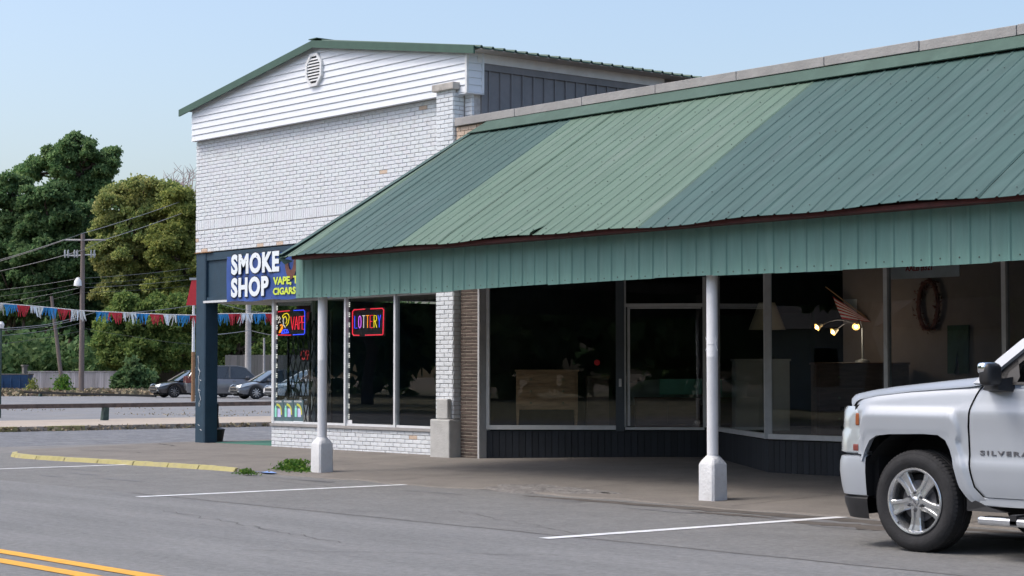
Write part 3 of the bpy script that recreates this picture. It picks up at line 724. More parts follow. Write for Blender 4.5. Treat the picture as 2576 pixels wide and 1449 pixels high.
# neon signs: bent tubes on a clear panel
def neon(name, label, u0, v0, u1, v1, y, strokes):
    r = empty(name, onY((u0 + u1) / 2, v1, y), label, 'neon sign'); lx, rx, bz, tz = rect(u0, v0, u1, v1, y)
    k = PB().box(lx - .02, rx + .02, y + .016, y + .024, bz - .02, tz + .02).to('backing_panel', 'gate_black', r)
    for m, rad, polys in strokes:
        b = PB()
        for pl in polys: b.tube([(lx + a * (rx - lx), y, tz - c * (tz - bz)) for a, c in pl], rad, 6)
        b.to('neon_tube', m, r)
    return r
L1 = [('neon_red', .008, [[(.45, .0), (.05, .02), (.01, .08), (.0, .9), (.04, .98), (.5, 1.0)], ]), ('neon_blue', .008, [[(.6, .0), (.95, .0), (.99, .06), (.99, .92), (.96, .98), (.58, .99)]]),
      ('neon_red', .007, [[(.5, .25), (.56, .78), (.62, .25)], [(.64, .78), (.7, .25), (.76, .78)], [(.66, .58), (.74, .58)], [(.79, .78), (.79, .25), (.87, .25), (.88, .38), (.86, .5), (.79, .52)], [(.98, .25), (.9, .25), (.9, .78), (.98, .78)], [(.9, .5), (.97, .5)]]),
      ('neon_yellow', .007, [[(.22, .3), (.2, .2), (.27, .12), (.36, .1), (.42, .16), (.44, .26), (.42, .42), (.4, .52), (.34, .62)], [(.24, .28), (.3, .22), (.34, .3), (.36, .4), (.32, .52)]]),
      ('neon_white', .008, [[(.24, .3), (.22, .42), (.24, .5), (.22, .56), (.27, .62), (.3, .68)], [(.04, .3), (.08, .22), (.12, .3), (.08, .38)], [(.03, .52), (.06, .44), (.12, .46)]]),
      ('neon_orange', .010, [[(.12, .6), (.16, .56), (.2, .6), (.16, .7), (.1, .82), (.08, .9)], [(.2, .6), (.2, .7), (.12, .88)]]),
      ('neon_blue', .010, [[(.17, .9), (.22, .8), (.3, .76), (.38, .78), (.42, .9), (.17, .92)], [(.26, .8), (.28, .9)], [(.34, .78), (.34, .9)]])]
neon('vape_sign', 'VAPE neon sign with a smoking figure in the smoke shop window', 697, 783, 767, 842, YG + .03, L1)
def ltr(x, w, kind):
    t, bt, m = .25, .72, .48
    return {'L': [[(x, t), (x, bt), (x + w, bt)]], 'O': [[(x + w/2, t), (x + .01, t + .06), (x, m), (x + .01, bt - .06), (x + w/2, bt), (x + w - .01, bt - .06), (x + w, m), (x + w - .01, t + .06), (x + w/2, t)]],
            'T': [[(x, t), (x + w, t)], [(x + w/2, t), (x + w/2, bt)]], 'E': [[(x + w, t), (x, t), (x, bt), (x + w, bt)], [(x, m), (x + w * .8, m)]],
            'R': [[(x, bt), (x, t), (x + w * .8, t + .02), (x + w, t + .12), (x + w * .8, m - .02), (x, m)], [(x + w * .4, m), (x + w, bt)]], 'Y': [[(x, t), (x + w/2, m), (x + w/2, bt)], [(x + w, t), (x + w/2, m)]]}[kind]
cols = ['neon_blue', 'neon_violet', 'neon_white', 'neon_orange', 'neon_red', 'neon_yellow', 'neon_blue']
L2 = [('neon_red', .009, [[(.4, .0), (.05, .01), (.0, .07), (.0, .93), (.04, .99), (.22, 1.0)], [(.58, 0), (.96, .0), (1, .06), (.98, .96), (.96, 1.0), (.42, 1.0)]])]
for i, ch in enumerate('LOTTERY'): L2.append((cols[i], .0062, ltr(.07 + i * .125, .085, ch)))
neon('lottery_sign', 'LOTTERY neon sign in coloured letters in the middle shop window', 887, 779, 965, 842, YG + .03, L2)
# strings of white LEDs beside the window frames
for (u, lab) in [(691.5, 'string of white lights down the left edge of the smoke shop window'), (876.5, 'string of white lights beside the second window bar')]:
    b = MB(); xx = max(XY(u + 1, YG + .01), (wx[0] + .09) if u < 700 else (wx[1] + .045)); z = .66
    while z < 2.68:
        for k in range(3): b.box(xx - .006, xx + .006, YG + .007, YG + .02, z + k * .03, z + k * .03 + .012)
        z += .172
    r = empty('light_string', (xx, YG + .04, .6), lab, 'light string'); under(b.build('lights', 'led_white'), r)
    under(MB().box(xx - .012, xx + .012, YG + .021, YG + .026, .6, 2.7).build('backing_strip', 'trim_black'), r)
# posters in the lower left pane
labs = ['leftmost of three small dark vape posters in the lower window corner', 'middle of three small dark vape posters in the lower window corner', 'right one of three small dark vape posters in the lower window corner']
for i in range(3):
    lx, rx, bz, tz = rect(688 + 25.3 * i, 1006, 712 + 25.3 * i, 1066, YG - .016)
    py_ = YG - .016; w_, h_ = rx - lx, tz - bz
    r = empty('poster', (lx, py_, bz), labs[i], 'poster', group='three vape posters in the window')
    PB().box(lx, rx, py_, py_ + .004, bz, tz).to('sheet', 'poster_dark', r)
    PB().box(lx, rx, py_ - .002, py_ - .0005, bz, bz + .1 * h_).to('bottom_stripe', 'banner_light', r)
    under(text_mesh('lettering', 'FOGER', lx + .06 * w_, lx + .86 * w_, bz + .9 * h_, bz + .97 * h_, put(py_ - .002), 'paper_white', offset=.02, depth=.001), r)
    PB().box(lx + .14 * w_, lx + .34 * w_, py_ - .003, py_ - .0005, bz + .28 * h_, bz + .66 * h_).box(lx + .19 * w_, lx + .29 * w_, py_ - .003, py_ - .0005, bz + .66 * h_, bz + .76 * h_).to('printed_bottle', 'poster_green', r)
    PB().box(lx + .44 * w_, lx + .78 * w_, py_ - .003, py_ - .0005, bz + .28 * h_, bz + .64 * h_).to('printed_device', 'poster_purple', r)
    n = 12; cx_, cz_ = lx + .4 * w_, bz + .45 * h_
    PB().add([(cx_ + rr * w_ * math.cos(t) * .9, py_ - .004, cz_ + rr * h_ * math.sin(t) * .72) for rr in (.42, .56) for t in [-.2 + 1.9 * k / n for k in range(n + 1)]], [(k, k + 1, n + 2 + k, n + 1 + k) for k in range(n)]).to('printed_arc', 'poster_yellow', r, recalc=False)
lx, rx, bz, tz = rect(868.5, 1062, 881.5, 1077, YG - .006)
tag(MB().box(lx + .05, rx + .05, YG - .01, YG - .006, bz + .04, tz + .04).build('sticker', 'paper_white'), 'small white sticker low on the middle shop window', 'sticker')
# folding security gate behind the glass
sg = empty('security_gate', (wx[0] + .3, YG + .25, .6), 'black folding lattice gate behind the smoke shop glass', 'security gate')
b = PB()
for k in range(-6, 20):
    x_a = wx[0] + .12 + k * .165; zz0, zz1 = .55, 2.35
    for s_ in (1, -1):
        pa = (x_a, zz0) if s_ > 0 else (x_a, zz1); pb_ = (x_a + .6, zz1) if s_ > 0 else (x_a + .6, zz0)
        t0 = max(0, (wx[0] + .12 - x_a) / .6); t1 = min(1, (wx[0] + 1.45 - x_a) / .6)
        if t1 - t0 < .1: continue
        f = lambda t: (pa[0] + (pb_[0] - pa[0]) * t, YG + .25 + .01 * s_, pa[1] + (pb_[1] - pa[1]) * t)
        b.tube([f(t0), f(t1)], .013, 4)
b.to('lattice', 'gate_black', sg)
b = PB()
for xx in (wx[0] + .1, wx[0] + .8, wx[0] + 1.46): b.box(xx - .012, xx + .012, YG + .23, YG + .27, .14, 2.5)
b.to('upright', 'gate_black', sg)
# shelves with goods inside
for (sx, sy, lab) in [(-27.3, 22.2, 'dark shelf of small goods deep inside the smoke shop'), (-25.0, 23.4, 'second dark shelf of goods further right inside the smoke shop')]:
    r = empty('display_shelf', (sx, sy, .14), lab, 'shelf')
    b = PB().box(sx - .8, sx + .8, sy + .35, sy + .4, .14, 2.1)
    for z in (.3, .75, 1.2, 1.65, 2.05): b.box(sx - .8, sx + .8, sy, sy + .35, z, z + .03)
    b.to('shelf_frame', 'interior_dark', r)
    for m in ('car_red', 'cabinet_white', 'poster_green', 'wood_furn'):
        b = PB()
        for z in (.33, .78, 1.23, 1.68):
            for k in range(6): q = sx - .75 + random.random() * 1.4; b.box(q, q + .07, sy + .03, sy + .12, z, z + random.uniform(.1, .3))
        b.to('goods', m, r)
lx, rx, bz, tz = rect(757, 881, 801, 905, 20.0)
r = empty('led_sign', (lx, 20.0, bz), 'dim red lit letters inside behind the lattice gate', 'sign')
under(text_mesh('lettering', 'OPEN', lx, rx, bz, tz, lambda x, z, d: (x, 20.0 - d, z), 'led_red', depth=.01, offset=.01), r)
PB().box(lx - .03, rx + .03, 20.01, 20.04, bz - .03, tz + .03).to('backing_panel', 'gate_black', r)
# black ash post / bin behind the pillar, and green step
c = Vector((-31.42, 18.86, .1))
r = empty('ash_bin', c, 'black standing ash bin with a wide bucket foot behind the blue pillar', 'bin')
MB().lathe([(0, 0), (.15, 0), (.19, .24), (.2, .26), (.17, .27), (.1, .29), (0, .3)], 20).build('bucket', 'black_plastic', r, smooth=True)
MB().lathe([(0, .29), (.09, .29), (.07, .5), (.075, .75), (.0, .78)], 16).build('post', 'black_plastic', r, smooth=True)
tag(MB().box(-31.05, KX0 - .03, 18.55, 20.3, .10, .132).build('porch_mat', 'green_mat', bevel=.005), 'dull green carpet on the floor of the corner porch', 'carpet')
# ================================================================== FURNITURE STORE (right) with its recessed front
fs = empty('furniture_store', (-15, 18.4, 0), 'low furniture shop with recessed dark glass front under the green metal awning', 'building')
P1 = Vector((-22.60, 18.36)); P2 = Vector((-20.18, 20.78)); P3 = Vector((-17.0, 18.58)); P4 = Vector((4.0, 18.58))
SZ = .565                     # sill height
# brown brick pier
BX0b, BX1b, BYb = PX1 + .03, P1.x - .045, 18.24
bp = PB().box(BX0b, BX1b, BYb + .01, BYb + .2, -.02, 3.0).to('brown_brick_pier', 'mortar_tan', fs)
bmb = brick_mesh('brick', .1, .038, 'brick_brown')
rows = int(2.75 / .0525)
for r_ in range(rows):
    z = .10 + .0525 * (r_ + .5); x = BX0b - (.0 if r_ % 2 else .145)
    while x < BX1b - .03:
        a, c = max(x, BX0b), min(x + .29, BX1b); x += .29
        if c - a < .04: continue
        o = link(bmb, 'brick', None, ((a + c) / 2, BYb + random.uniform(-.002, .002), z)); o.scale = ((c - a - .011) / .1, 1, 1); sub(o, bp)
PB().box(BX1b + .002, BX1b + .043, BYb - .02, BYb + .2, -.02, 2.9).to('end_trim', 'alu', fs)
# boards of the knee wall, frames and glass along a plan line
board_me = MB().add([(-.5, 0, 0), (.5, 0, 0), (.5, .02, 0), (-.5, .02, 0), (-.5, 0, 1), (.5, 0, 1), (.5, .02, 1), (-.5, .02, 1)], [(3, 2, 1, 0), (4, 5, 6, 7), (0, 1, 5, 4), (1, 2, 6, 5), (2, 3, 7, 6), (3, 0, 4, 7)]).mesh('board', 'navy_board')
kw = PB()
for a, c in ((P1, P2), (P2, P3), (P3, P4)):
    d = (c - a).normalized(); n = Vector((-d.y, d.x)) * .05
    q = [a + n * .35, c + n * .35, c + n * 2.2, a + n * 2.2]
    kw.hexa([(p.x, p.y, .0) for p in q], [(p.x, p.y, SZ - .02) for p in q])
kw = kw.to('knee_wall', 'navy_dark', fs)
def boards(a, c, wd=.1):
    d = c - a; L = d.length; d.normalize(); k = int(L / wd); rz = math.atan2(d.y, d.x)
    for i in range(k):
        p = a + d * (i + .5) * L / k
        if p.x > 1.5: break
        z0 = zwalk(p.x, p.y) - .01
        o = link(board_me, 'board', None, (p.x, p.y, z0), rz); o.scale = (L / k - random.uniform(.006, .010), 1, SZ - .02 - z0); sub(o, kw)
boards(P1, P2); boards(P2, P3); boards(P3, P4)
def seg(a, c, t0, t1, y0, y1, z0, z1, bb, mi=0):   # box along a->c, between distances t0,t1, offsets y0,y1 (y>0 = inside)
    d = (c - a).normalized(); n = Vector((-d.y, d.x)); q = [a + d * t0 + n * y0, a + d * t1 + n * y0, a + d * t1 + n * y1, a + d * t0 + n * y1]
    bb.hexa([(p.x, p.y, z0) for p in q], [(p.x, p.y, z1) for p in q], mi)
ZH = 2.95
def tpx(a, c, u):  # distance along a->c where the photo column u falls
    best = None
    d = (c - a); L = d.length; rr = ray(u, 938); k = rr.x * d.y - rr.y * d.x
    return (a.y * rr.x - a.x * rr.y) / (rr.y * d.x - rr.x * d.y) * L if k else 0
L12 = (P2 - P1).length; L23 = (P3 - P2).length; L34 = (P4 - P3).length
ua, ub, uc, ud = [tpx(P1, P2, q) for q in (1228, 1549, 1575, 1768)]
fr = PB()
seg(P1, P2, .0, ub, -.03, .05, SZ, SZ + .065, fr); seg(P1, P2, ub + .14, ud + .02, -.03, .05, SZ, SZ + .04, fr)
seg(P1, P2, 0, .05, -.03, .05, SZ + .066, ZH, fr)
seg(P1, P2, uc - .09, uc - .0, -.03, .05, SZ + .041, ZH, fr); seg(P1, P2, ud - .0, ud + .05, -.03, .05, SZ + .041, ZH, fr)
zt_ = CAMH + (938 - 767) * 28.9 / FPX
seg(P1, P2, uc + .001, ud - .001, -.02, .04, zt_ - .03, zt_ + .02, fr)
seg(P1, P2, uc + .02, uc + .06, .0, .03, SZ + .06, zt_ - .06, fr); seg(P1, P2, uc + .02, ud - .02, .0, .03, zt_ - .059, zt_ - .035, fr)
fr.to('window_frame', 'alu', fs)
PB_ = PB(); seg(P1, P2, ub + .002, ub + .13, -.05, .06, SZ - .02, ZH, PB_); dp = PB_.to('door_post', 'bronze_post', fs)
PB_ = PB(); seg(P1, P2, ub + .05, ub + .09, -.075, -.052, 1.22, 1.34, PB_); PB_.to('latch', 'alu', fs)
for (t0, t1, z0, z1) in [(.05, ub, SZ + .066, ZH - .06), (uc + .002, ud - .002, SZ + .05, zt_ - .032), (uc + .002, ud - .002, zt_ + .022, ZH - .06)]:
    q = PB(); seg(P1, P2, t0, t1, .012, .02, z0, z1, q); q.to('window_pane', 'shop_glass', fs)
fr = PB()
seg(P2, P3, 0, L23, -.03, .05, SZ, SZ + .065, fr); seg(P2, P3, .02, .08, -.03, .05, SZ + .066, ZH, fr); seg(P2, P3, L23 - .03, L23 + .03, -.05, .05, SZ - .0, ZH, fr)
m1, m2 = tpx(P3, P4, 2232), tpx(P3, P4, 2530)
seg(P3, P4, .03, L34, -.04, .05, SZ, SZ + .065, fr)
mm = [m1, m2] + [m2 + (m2 - m1) * k for k in range(1, 8)]
for t in mm: seg(P3, P4, t - .03, t + .03, -.03, .05, SZ + .066, ZH, fr)
fr.to('window_frame', 'alu', fs)
q = PB(); seg(P2, P3, .08, L23 - .03, .012, .02, SZ + .066, ZH - .06, q); q.to('window_pane', 'shop_glass', fs)
pt = .03
for t in mm:
    q = PB(); seg(P3, P4, pt, t - .03, .012, .02, SZ + .066, ZH - .06, q); q.to('window_pane', 'shop_glass', fs); pt = t + .03
# wall above the glass, parapet, flashing, coping
hd = PB()
for a, c in ((P1, P2), (P2, P3), (P3, P4)): seg(a, c, -.02, (c - a).length + .02, -.04, .16, ZH - .06, 3.3, hd)
hd.to('header', 'navy_dark', fs)
PT = 18.18
PB().box(PX1 + .016, 4, PT, PT + .25, 3.3, 5.25).to('parapet_wall', 'brick_bare', fs)
b = PB()
for r_ in range(4):
    for k in range(3):
        xx = PX1 + .02 + k * .2 - (.1 if r_ % 2 else 0); b.box(max(xx, PX1 + .018), xx + .19, PT - .012, PT + .01, 4.98 + r_ * .0677, 4.98 + r_ * .0677 + .058)
b.to('tan_bricks', 'brick_bare', fs)
PB().add([(-22.30, PT - .06, 5.255), (4, PT - .06, 5.255), (4, 17.99, 5.095), (-22.62, 17.99, 5.095), (-22.30, PT - .015, 5.255), (4, PT - .015, 5.255), (4, 18.0, 5.085), (-22.62, 18.0, 5.085)],
         [(0, 3, 2, 1), (4, 5, 6, 7), (0, 4, 7, 3), (3, 7, 6, 2), (0, 1, 5, 4)]).to('flashing', 'green_flash', fs)
cj = [PX1 + .03] + [XY(u, PT - .06, v) for u, v in ((1295, 275), (1464, 247), (1649, 213), (1853, 178), (2074, 142), (2313, 102), (2558, 68))]
for k in range(1, 6): cj.append(cj[-1] + 1.5)
for i in range(len(cj) - 1):
    dz = random.uniform(-.004, .004); PB().box(cj[i] + .006, cj[i + 1] - .006, PT - .07 + random.uniform(-.004, .004), PT + .3, 5.262 + dz, 5.385 + dz).to('coping_block', 'coping_grey', fs, bevel=.006)
# body of the store
PB().box(-22.9, 4, 18.5, 34, 3.35, 3.5).to('roof', 'dark_soffit', fs)
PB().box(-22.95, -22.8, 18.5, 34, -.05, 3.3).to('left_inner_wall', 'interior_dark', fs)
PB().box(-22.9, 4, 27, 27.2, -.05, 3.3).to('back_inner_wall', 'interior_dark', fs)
PB().box(3.8, 4, 18.8, 34, -.05, 5.0).to('right_wall', 'brick_bare', fs)
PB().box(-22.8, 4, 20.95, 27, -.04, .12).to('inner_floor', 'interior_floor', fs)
pf = PB(); pf.prism([(-22.55, 18.52), (-20.18, 20.95), (-20.18, 23.2), (-22.8, 23.2), (-22.8, 18.6)], .3, SZ + .0, 'Z'); pf.prism([(-16.95, 18.7), (3.8, 18.7), (3.8, 22.6), (-20.1, 22.6), (-20.1, 21.0)], .3, SZ, 'Z')
pf.to('display_platform', 'interior_green', fs)
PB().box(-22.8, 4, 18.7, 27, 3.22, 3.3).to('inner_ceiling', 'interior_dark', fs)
PB().box(-22.8, -20.3, 23.2, 23.3, .12, 2.4).to('green_partition', 'interior_green', fs)

# -------- things on display
def onYd(u, v, y): return onY(u, v, y)
# dresser facing the street, seen between u 1295..1457
def furniture(name, label, cat, u0, u1, vtop, dist, zb, depth, m, drawers=2, legs=0, knob='brass', doors=0, face=None):
    A = atD(u0, 938, dist); B = atD(u1, 938, dist); d = (B - A).to_2d(); L = d.length; rz = math.atan2(d.y, d.x)
    zt = CAMH + (938 - vtop) * dist / FPX; H = zt - zb
    r = empty(name, (A.x, A.y, zb), label, cat, rz=rz)
    b = MB(); z0 = legs
    b.box(.02, L - .02, .0, depth, z0, H - .03); b.build('carcass', m, r, bevel=.004)
    MB().box(0, L, -.02, depth + .01, H - .03, H).build('top', m, r, bevel=.006)
    if legs:
        for x in (.02, L - .07):
            for y in (0, depth - .05): MB().hexa([(x + .01, y, 0), (x + .035, y, 0), (x + .035, y + .03, 0), (x + .01, y + .03, 0)], [(x, y, z0), (x + .05, y, z0), (x + .05, y + .05, z0), (x, y + .05, z0)]).build('leg', m, r)
    if drawers:
        h = (H - .03 - z0 - .04) / drawers
        for i in range(drawers):
            dz = z0 + .03 + i * h; dr = MB().box(.06, L - .06, -.018, .0, dz, dz + h - .035).build('drawer', m, r, bevel=.003)
            for x in (L * .25, L * .75): o = MB().lathe([(0, -.045), (.018, -.04), (.01, -.02), (.01, -.018)], 8, 'Y', (x, 0, dz + h / 2 - .02)).build('knob', knob, None); o.parent = dr
    for i in range(doors):
        x0 = .03 + i * (L - .06) / doors; dr = MB().box(x0 + .006, x0 + (L - .06) / doors - .006, -.02, -.001, z0 + .05, H - .05).build('door', m, r, bevel=.004)
        o = MB().box(x0 + .06, x0 + (L - .06) / doors - .06, -.026, -.0205, z0 + .1, H - .1).build('panel', m, None); o.parent = dr
    return r
furniture('dresser', 'brown wooden chest with two drawers and thin legs behind the first dark window', 'dresser', 1295, 1457, 930, 29.25, SZ, .45, 'wood_furn', 3, .3)
furniture('cabinet', 'narrow brown cabinet right of the two-drawer chest in the window', 'cabinet', 1472, 1535, 945, 29.7, SZ, .4, 'wood_furn_dark', 0, 0, doors=1)
furniture('sideboard', 'low brown sideboard behind the glass panel of the recess', 'sideboard', 1598, 1762, 1000, 29.8, SZ, .45, 'wood_furn_dark', 0, 0, doors=2)
r = empty('mirror_headboard', atD(1680, 1000, 30.5), 'curved pale sofa back with a small green picture above the sideboard', 'sofa', rz=math.atan2(RT.y, RT.x))
def sofa(a, c): x = -.62 + 1.24 * a; return (x, .12 * math.sin(c * math.pi), -.12 + (.36 + .06 * math.sin(a * math.pi)) * c)
MB().grid(sofa, 16, 6).build('back_cushion', 'cabinet_white', r, smooth=True)
MB().box(-.14, .55, -.09, -.06, .05, .3).build('picture', 'poster_green', r)
furniture('white_cabinet', 'tall white two-door cabinet in the angled window beside the column', 'cabinet', 1846, 1990, 903, 28.5, SZ, .45, 'cabinet_white', 0, .0, doors=2)
wc = atD(1930, 903, 28.8); zc = CAMH + (938 - 903) * 28.5 / FPX
r = empty('table_lamp', (wc.x, wc.y, zc), 'table lamp with cream cone shade and clear glass foot on the white cabinet', 'lamp')
MB().lathe([(.0, 0), (.07, 0), (.06, .03), (.02, .05), (.035, .12), (.02, .2), (.012, .33), (0, .34)], 16).build('lamp_foot', 'lens_clear', r, smooth=True)
hz = (903 - 829) * 28.8 / FPX
MB().lathe([(.28, hz), (.125, hz + .41), (.12, hz + .41), (.275, hz)], 32).build('lamp_shade', 'lamp_shade', r, smooth=True)
furniture('chest_of_drawers', 'dark brown chest of drawers behind the right hand window', 'dresser', 2050, 2290, 912, 26.4, .35, .5, 'wood_furn_dark', 4, 0)
lz = CAMH + (938 - 912) * 26.4 / FPX; la = atD(2170, 912, 26.7)
r = empty('three_bulb_lamp', (la.x, la.y, lz), 'metal lamp with three lit bulbs on curved arms behind the right window', 'lamp')
MB().lathe([(0, 0), (.11, 0), (.1, .03), (.02, .05), (.012, .08), (.012, .5), (0, .5)], 20).build('stand', 'galv', r, smooth=True)
for (u, v) in ((2063, 819), (2103, 831), (2154, 818)):
    e = atD(u, v, 26.6) - Vector((la.x, la.y, lz)); pts = [Vector((0, 0, .48)) * (1 - t) + e * t + Vector((0, 0, .1 * math.sin(t * math.pi))) for t in [k / 8 for k in range(9)]]
    MB().tube(pts, .005, 6).build('arm', 'rim_dark', r)
    dn = Vector((-.3 if u < 2140 else .5, -.7, -.4)).normalized()
    q = MB().lathe([(.02, .0), (.03, .03), (.055, .085), (.052, .085), (.028, .03), (.018, .0)], 14); q.xf(Matrix.Translation(e) @ dn.to_track_quat('Z', 'Y').to_matrix().to_4x4() @ Matrix.Translation((0, 0, -.03))); sh = q.build('lamp_shade', 'lamp_shade', r, smooth=True)
    q = MB().lathe([(0, .085), (.018, .075), (.026, .05), (.018, .025), (0, .02)], 12); q.xf(Matrix.Translation(e) @ dn.to_track_quat('Z', 'Y').to_matrix().to_4x4()); o = q.build('bulb', 'bulb_warm', None, smooth=True); o.parent = sh
pl = bpy.data.lights.new('lamp_light', 'POINT'); pl.energy = 3.4; pl.color = (1, .8, .58); pl.shadow_soft_size = .12
plo = bpy.data.objects.new('lamp_light', pl); COL.objects.link(plo); plo.parent = r; plo.location = (-.1, -.25, .42)
# pegboard wall with wreath, trousers, paper
pw = PB(); A = atD(2125, 938, 28.0); B = atD(2700, 938, 25.0); pw.beam((A.x, A.y), (B.x, B.y), .06, 3.0, 0, .12); pw.to('pegboard_wall', 'pegboard', fs)
dpl = (B - A).normalized(); npl = Vector((dpl.y, -dpl.x, 0)); rzp = math.atan2(dpl.y, dpl.x)
def onwall(u, v, off=.06):
    rr = ray(u, v); k = A + npl * off; t = ((k - Vector((0, 0, CAMH))).dot(npl)) / rr.dot(npl) ; t = (k.to_2d().dot(npl.to_2d())) / (rr.to_2d().dot(npl.to_2d())); return Vector((rr.x * t, rr.y * t, CAMH + rr.z * t))
c = onwall(2335, 768, .1); r = empty('wreath', c, 'brown oval wreath hanging on the pegboard wall inside', 'wreath', rz=rzp)
b = MB()
for k in range(260):
    t = random.random() * 2 * math.pi; q = Vector((.17 * math.cos(t), 0, .34 * math.sin(t))) + Vector([random.gauss(0, .03) for _ in range(3)]); s_ = .035
    v = [q + Vector([random.uniform(-s_, s_) for _ in range(3)]) for _ in range(3)]; b.add(v, [(0, 1, 2)])
b.build('twigs', 'wreath', r, recalc=False); MB().lathe([(.03 * math.cos(t), .03 * math.sin(t)) for t in range(2)], 3)
b = MB(); b.tube([(.17 * math.cos(t), 0, .34 * math.sin(t)) for t in [2 * math.pi * k / 24 for k in range(25)]], .03, 6, cap=False); b.build('ring', 'wreath', r)
c = onwall(2411, 818, .07); h = (945 - 818) * 25.3 / FPX; r = empty('green_trousers', c, 'dark green trousers hung flat on the pegboard wall inside', 'trousers', rz=rzp)
MB().add([(-.19, 0, 0), (.17, 0, 0), (.16, -.01, -h), (.03, -.03, -h), (-.01, -.02, -h * .5), (-.06, -.03, -h), (-.19, -.01, -h)], [(0, 6, 5, 4), (0, 4, 1), (1, 4, 3, 2)]).build('cloth', 'cloth_green', r, recalc=False).modifiers.new('thick', 'SOLIDIFY').thickness = .03
c = onwall(2140, 770, .05); tag(MB().box(-.12, .12, -.01, 0, -.1, .1).build('wall_notice', 'paper_white', loc=c), 'small pale notice on the pegboard behind the flag', 'notice').rotation_euler = (0, 0, rzp)
# flag on a slant
c = atD(2095, 742, 27.6); r = empty('flag', c, 'striped red and white flag hanging on a slanted stick inside the window', 'flag', rz=math.atan2(RT.y, RT.x))
for k in range(11):
    def st(a, cc, k=k): s_ = (k + cc) / 11; return (.02 + .42 * a + .13 * s_ - .02, .02 * math.sin(a * 9 + s_ * 3), -.02 - .30 * a * .95 - .33 * s_ + .24 * a * s_)
    MB().grid(st, 10, 1).build('stripe', 'cloth_red' if k % 2 == 0 else 'cloth_white', r, recalc=False)
MB().tube([(-.1, .02, .12), (.5, .02, -.34)], .008, 6).build('stick', 'wood_furn', r)
# sign AALB
sy = 18.72
lx, rx, bz, tz = rect(2236, 640, 2413, 695, sy); r = empty('window_sign', (lx, sy, bz), 'white AALB #321 sign hanging inside at the top of the right window', 'sign')
PB().box(lx, rx, sy, sy + .01, bz, tz).to('board', 'cloth_white', r)
lx, rx, bz, tz = rect(2278, 662, 2345, 685, sy); b0 = onY(2278, 684.5, sy).z
under(text_mesh('lettering', 'AALB #321', lx, rx, b0, b0 + .082, put(sy - .004), 'print_red', offset=.02), r)
# small stop sticker by the post
c = atD(1502, 1083 * 0 + 912, 28.6); tag(MB().lathe([(.0, 0), (.045, 0)], 12, 'Y').build('sticker', 'cloth_red', loc=(c.x, c.y, c.z), recalc=False), 'small round red sticker on the dark window near the post', 'sticker').rotation_euler = (0, 0, math.atan2(RT.y, RT.x))

# ================================================================== AWNING
EY, EZ = 14.60, 3.055; TY, TZ = 18.09, 5.10
aw = empty('awning', (-15, 15, 2.5), 'long green ribbed metal awning in light green and blue green sheets', 'awning')
XA = -22.60; SK = -.40; RIB = .2286
def edge_x(t): return XA + t * (-22.64 - XA)
def wav(x, t): # bent lip at the eave
    e = max(0, 1 - t / .06)
    return e * (.012 * math.sin(x * 3.1) + .018 * math.sin(x * 1.13 + 2) * (1 if -18.5 < x < -15 else .4)) + .008 * math.sin(x * .9 + t * 4)
n = 0; x = XA - SK * 0 - .001
xb0 = XA; sheets = []
k0 = 0
start = XA
cbound = [(XA, -22.3, 'green_light')]
xs = start
TV = [0, .015, .03, .06, .12, .25, .4, .55, .7, .85, 1]
while xs < 3.0:
    xe = xs + 4 * RIB
    mid = (xs + xe) / 2
    col = 'green_light' if mid < -22.2 else 'green_blue' if mid < -19.9 else 'green_light' if mid < -15.2 else 'green_blue'
    sheets += [(xs, xs + 2 * RIB, 'green_light'), (xs + 2 * RIB, xe, 'green_blue')] if xs < -22.4 else [(xs, xe, col)]; xs = xe
# snap colour changes to the measured seams
for (xs, xe, col) in sheets:
    prof = []
    for k in range(int(round((xe - xs) / RIB))):
        a = xs + k * RIB; prof += [(a, 0), (a + .082, 0), (a + .094, .006), (a + .106, .006), (a + .118, 0)] if False else [(a, .0), (a + RIB - .050, 0), (a + RIB - .034, .012), (a + RIB - .020, .012), (a + RIB - .006, 0)]
    prof.append((xe, 0))
    lift = random.uniform(0, .009); bent = random.choice([0, 0, 1]) if -18.9 < xs < -15 else 0
    v = []; f = []
    for i, (px, h) in enumerate(prof):
        for t in TV:
            skew = SK * t
            X = max(px + skew, edge_x(t)); 
            z = EZ + (TZ - EZ) * t + h + lift + wav(px, t)
            if bent and i >= len(prof) - 4: z += .05 * max(0, 1 - t / .07) * (i - len(prof) + 5) / 4
            v.append((X, EY + (TY - EY) * t - .0, z))
    m = len(TV)
    for i in range(len(prof) - 1):
        for j in range(m - 1): f.append((i * m + j, (i + 1) * m + j, (i + 1) * m + j + 1, i * m + j + 1))
    o = PB().add(v, f).to('roof_sheet', col, aw, recalc=False)
    md = o.modifiers.new('thick', 'SOLIDIFY'); md.thickness = .004; md.offset = -1
# the two older rows: rust scratches along the lower end
b = PB()
for i in range(46):
    x = XA + .3 + i * .19 + random.uniform(-.03, .03)
    if x > -16: break
b = PB()
for (xs, xe, col) in sheets:
    for k in range(int(round((xe - xs) / RIB))):
        for t in (.04, .19, .36, .53, .7, .86):
            if random.random() < .5: continue
            px = xs + (k + .5) * RIB + random.uniform(-.01, .01); X = px + SK * t
            if X < edge_x(t) + .05: continue
            z = EZ + (TZ - EZ) * t + .008 + wav(px, t); b.lathe([(0, .008), (.007, .005), (.008, 0)], 6, 'Z', (X, EY + (TY - EY) * t, z))
b.to('roof_screws', 'screw', aw, recalc=False, kind='stuff')
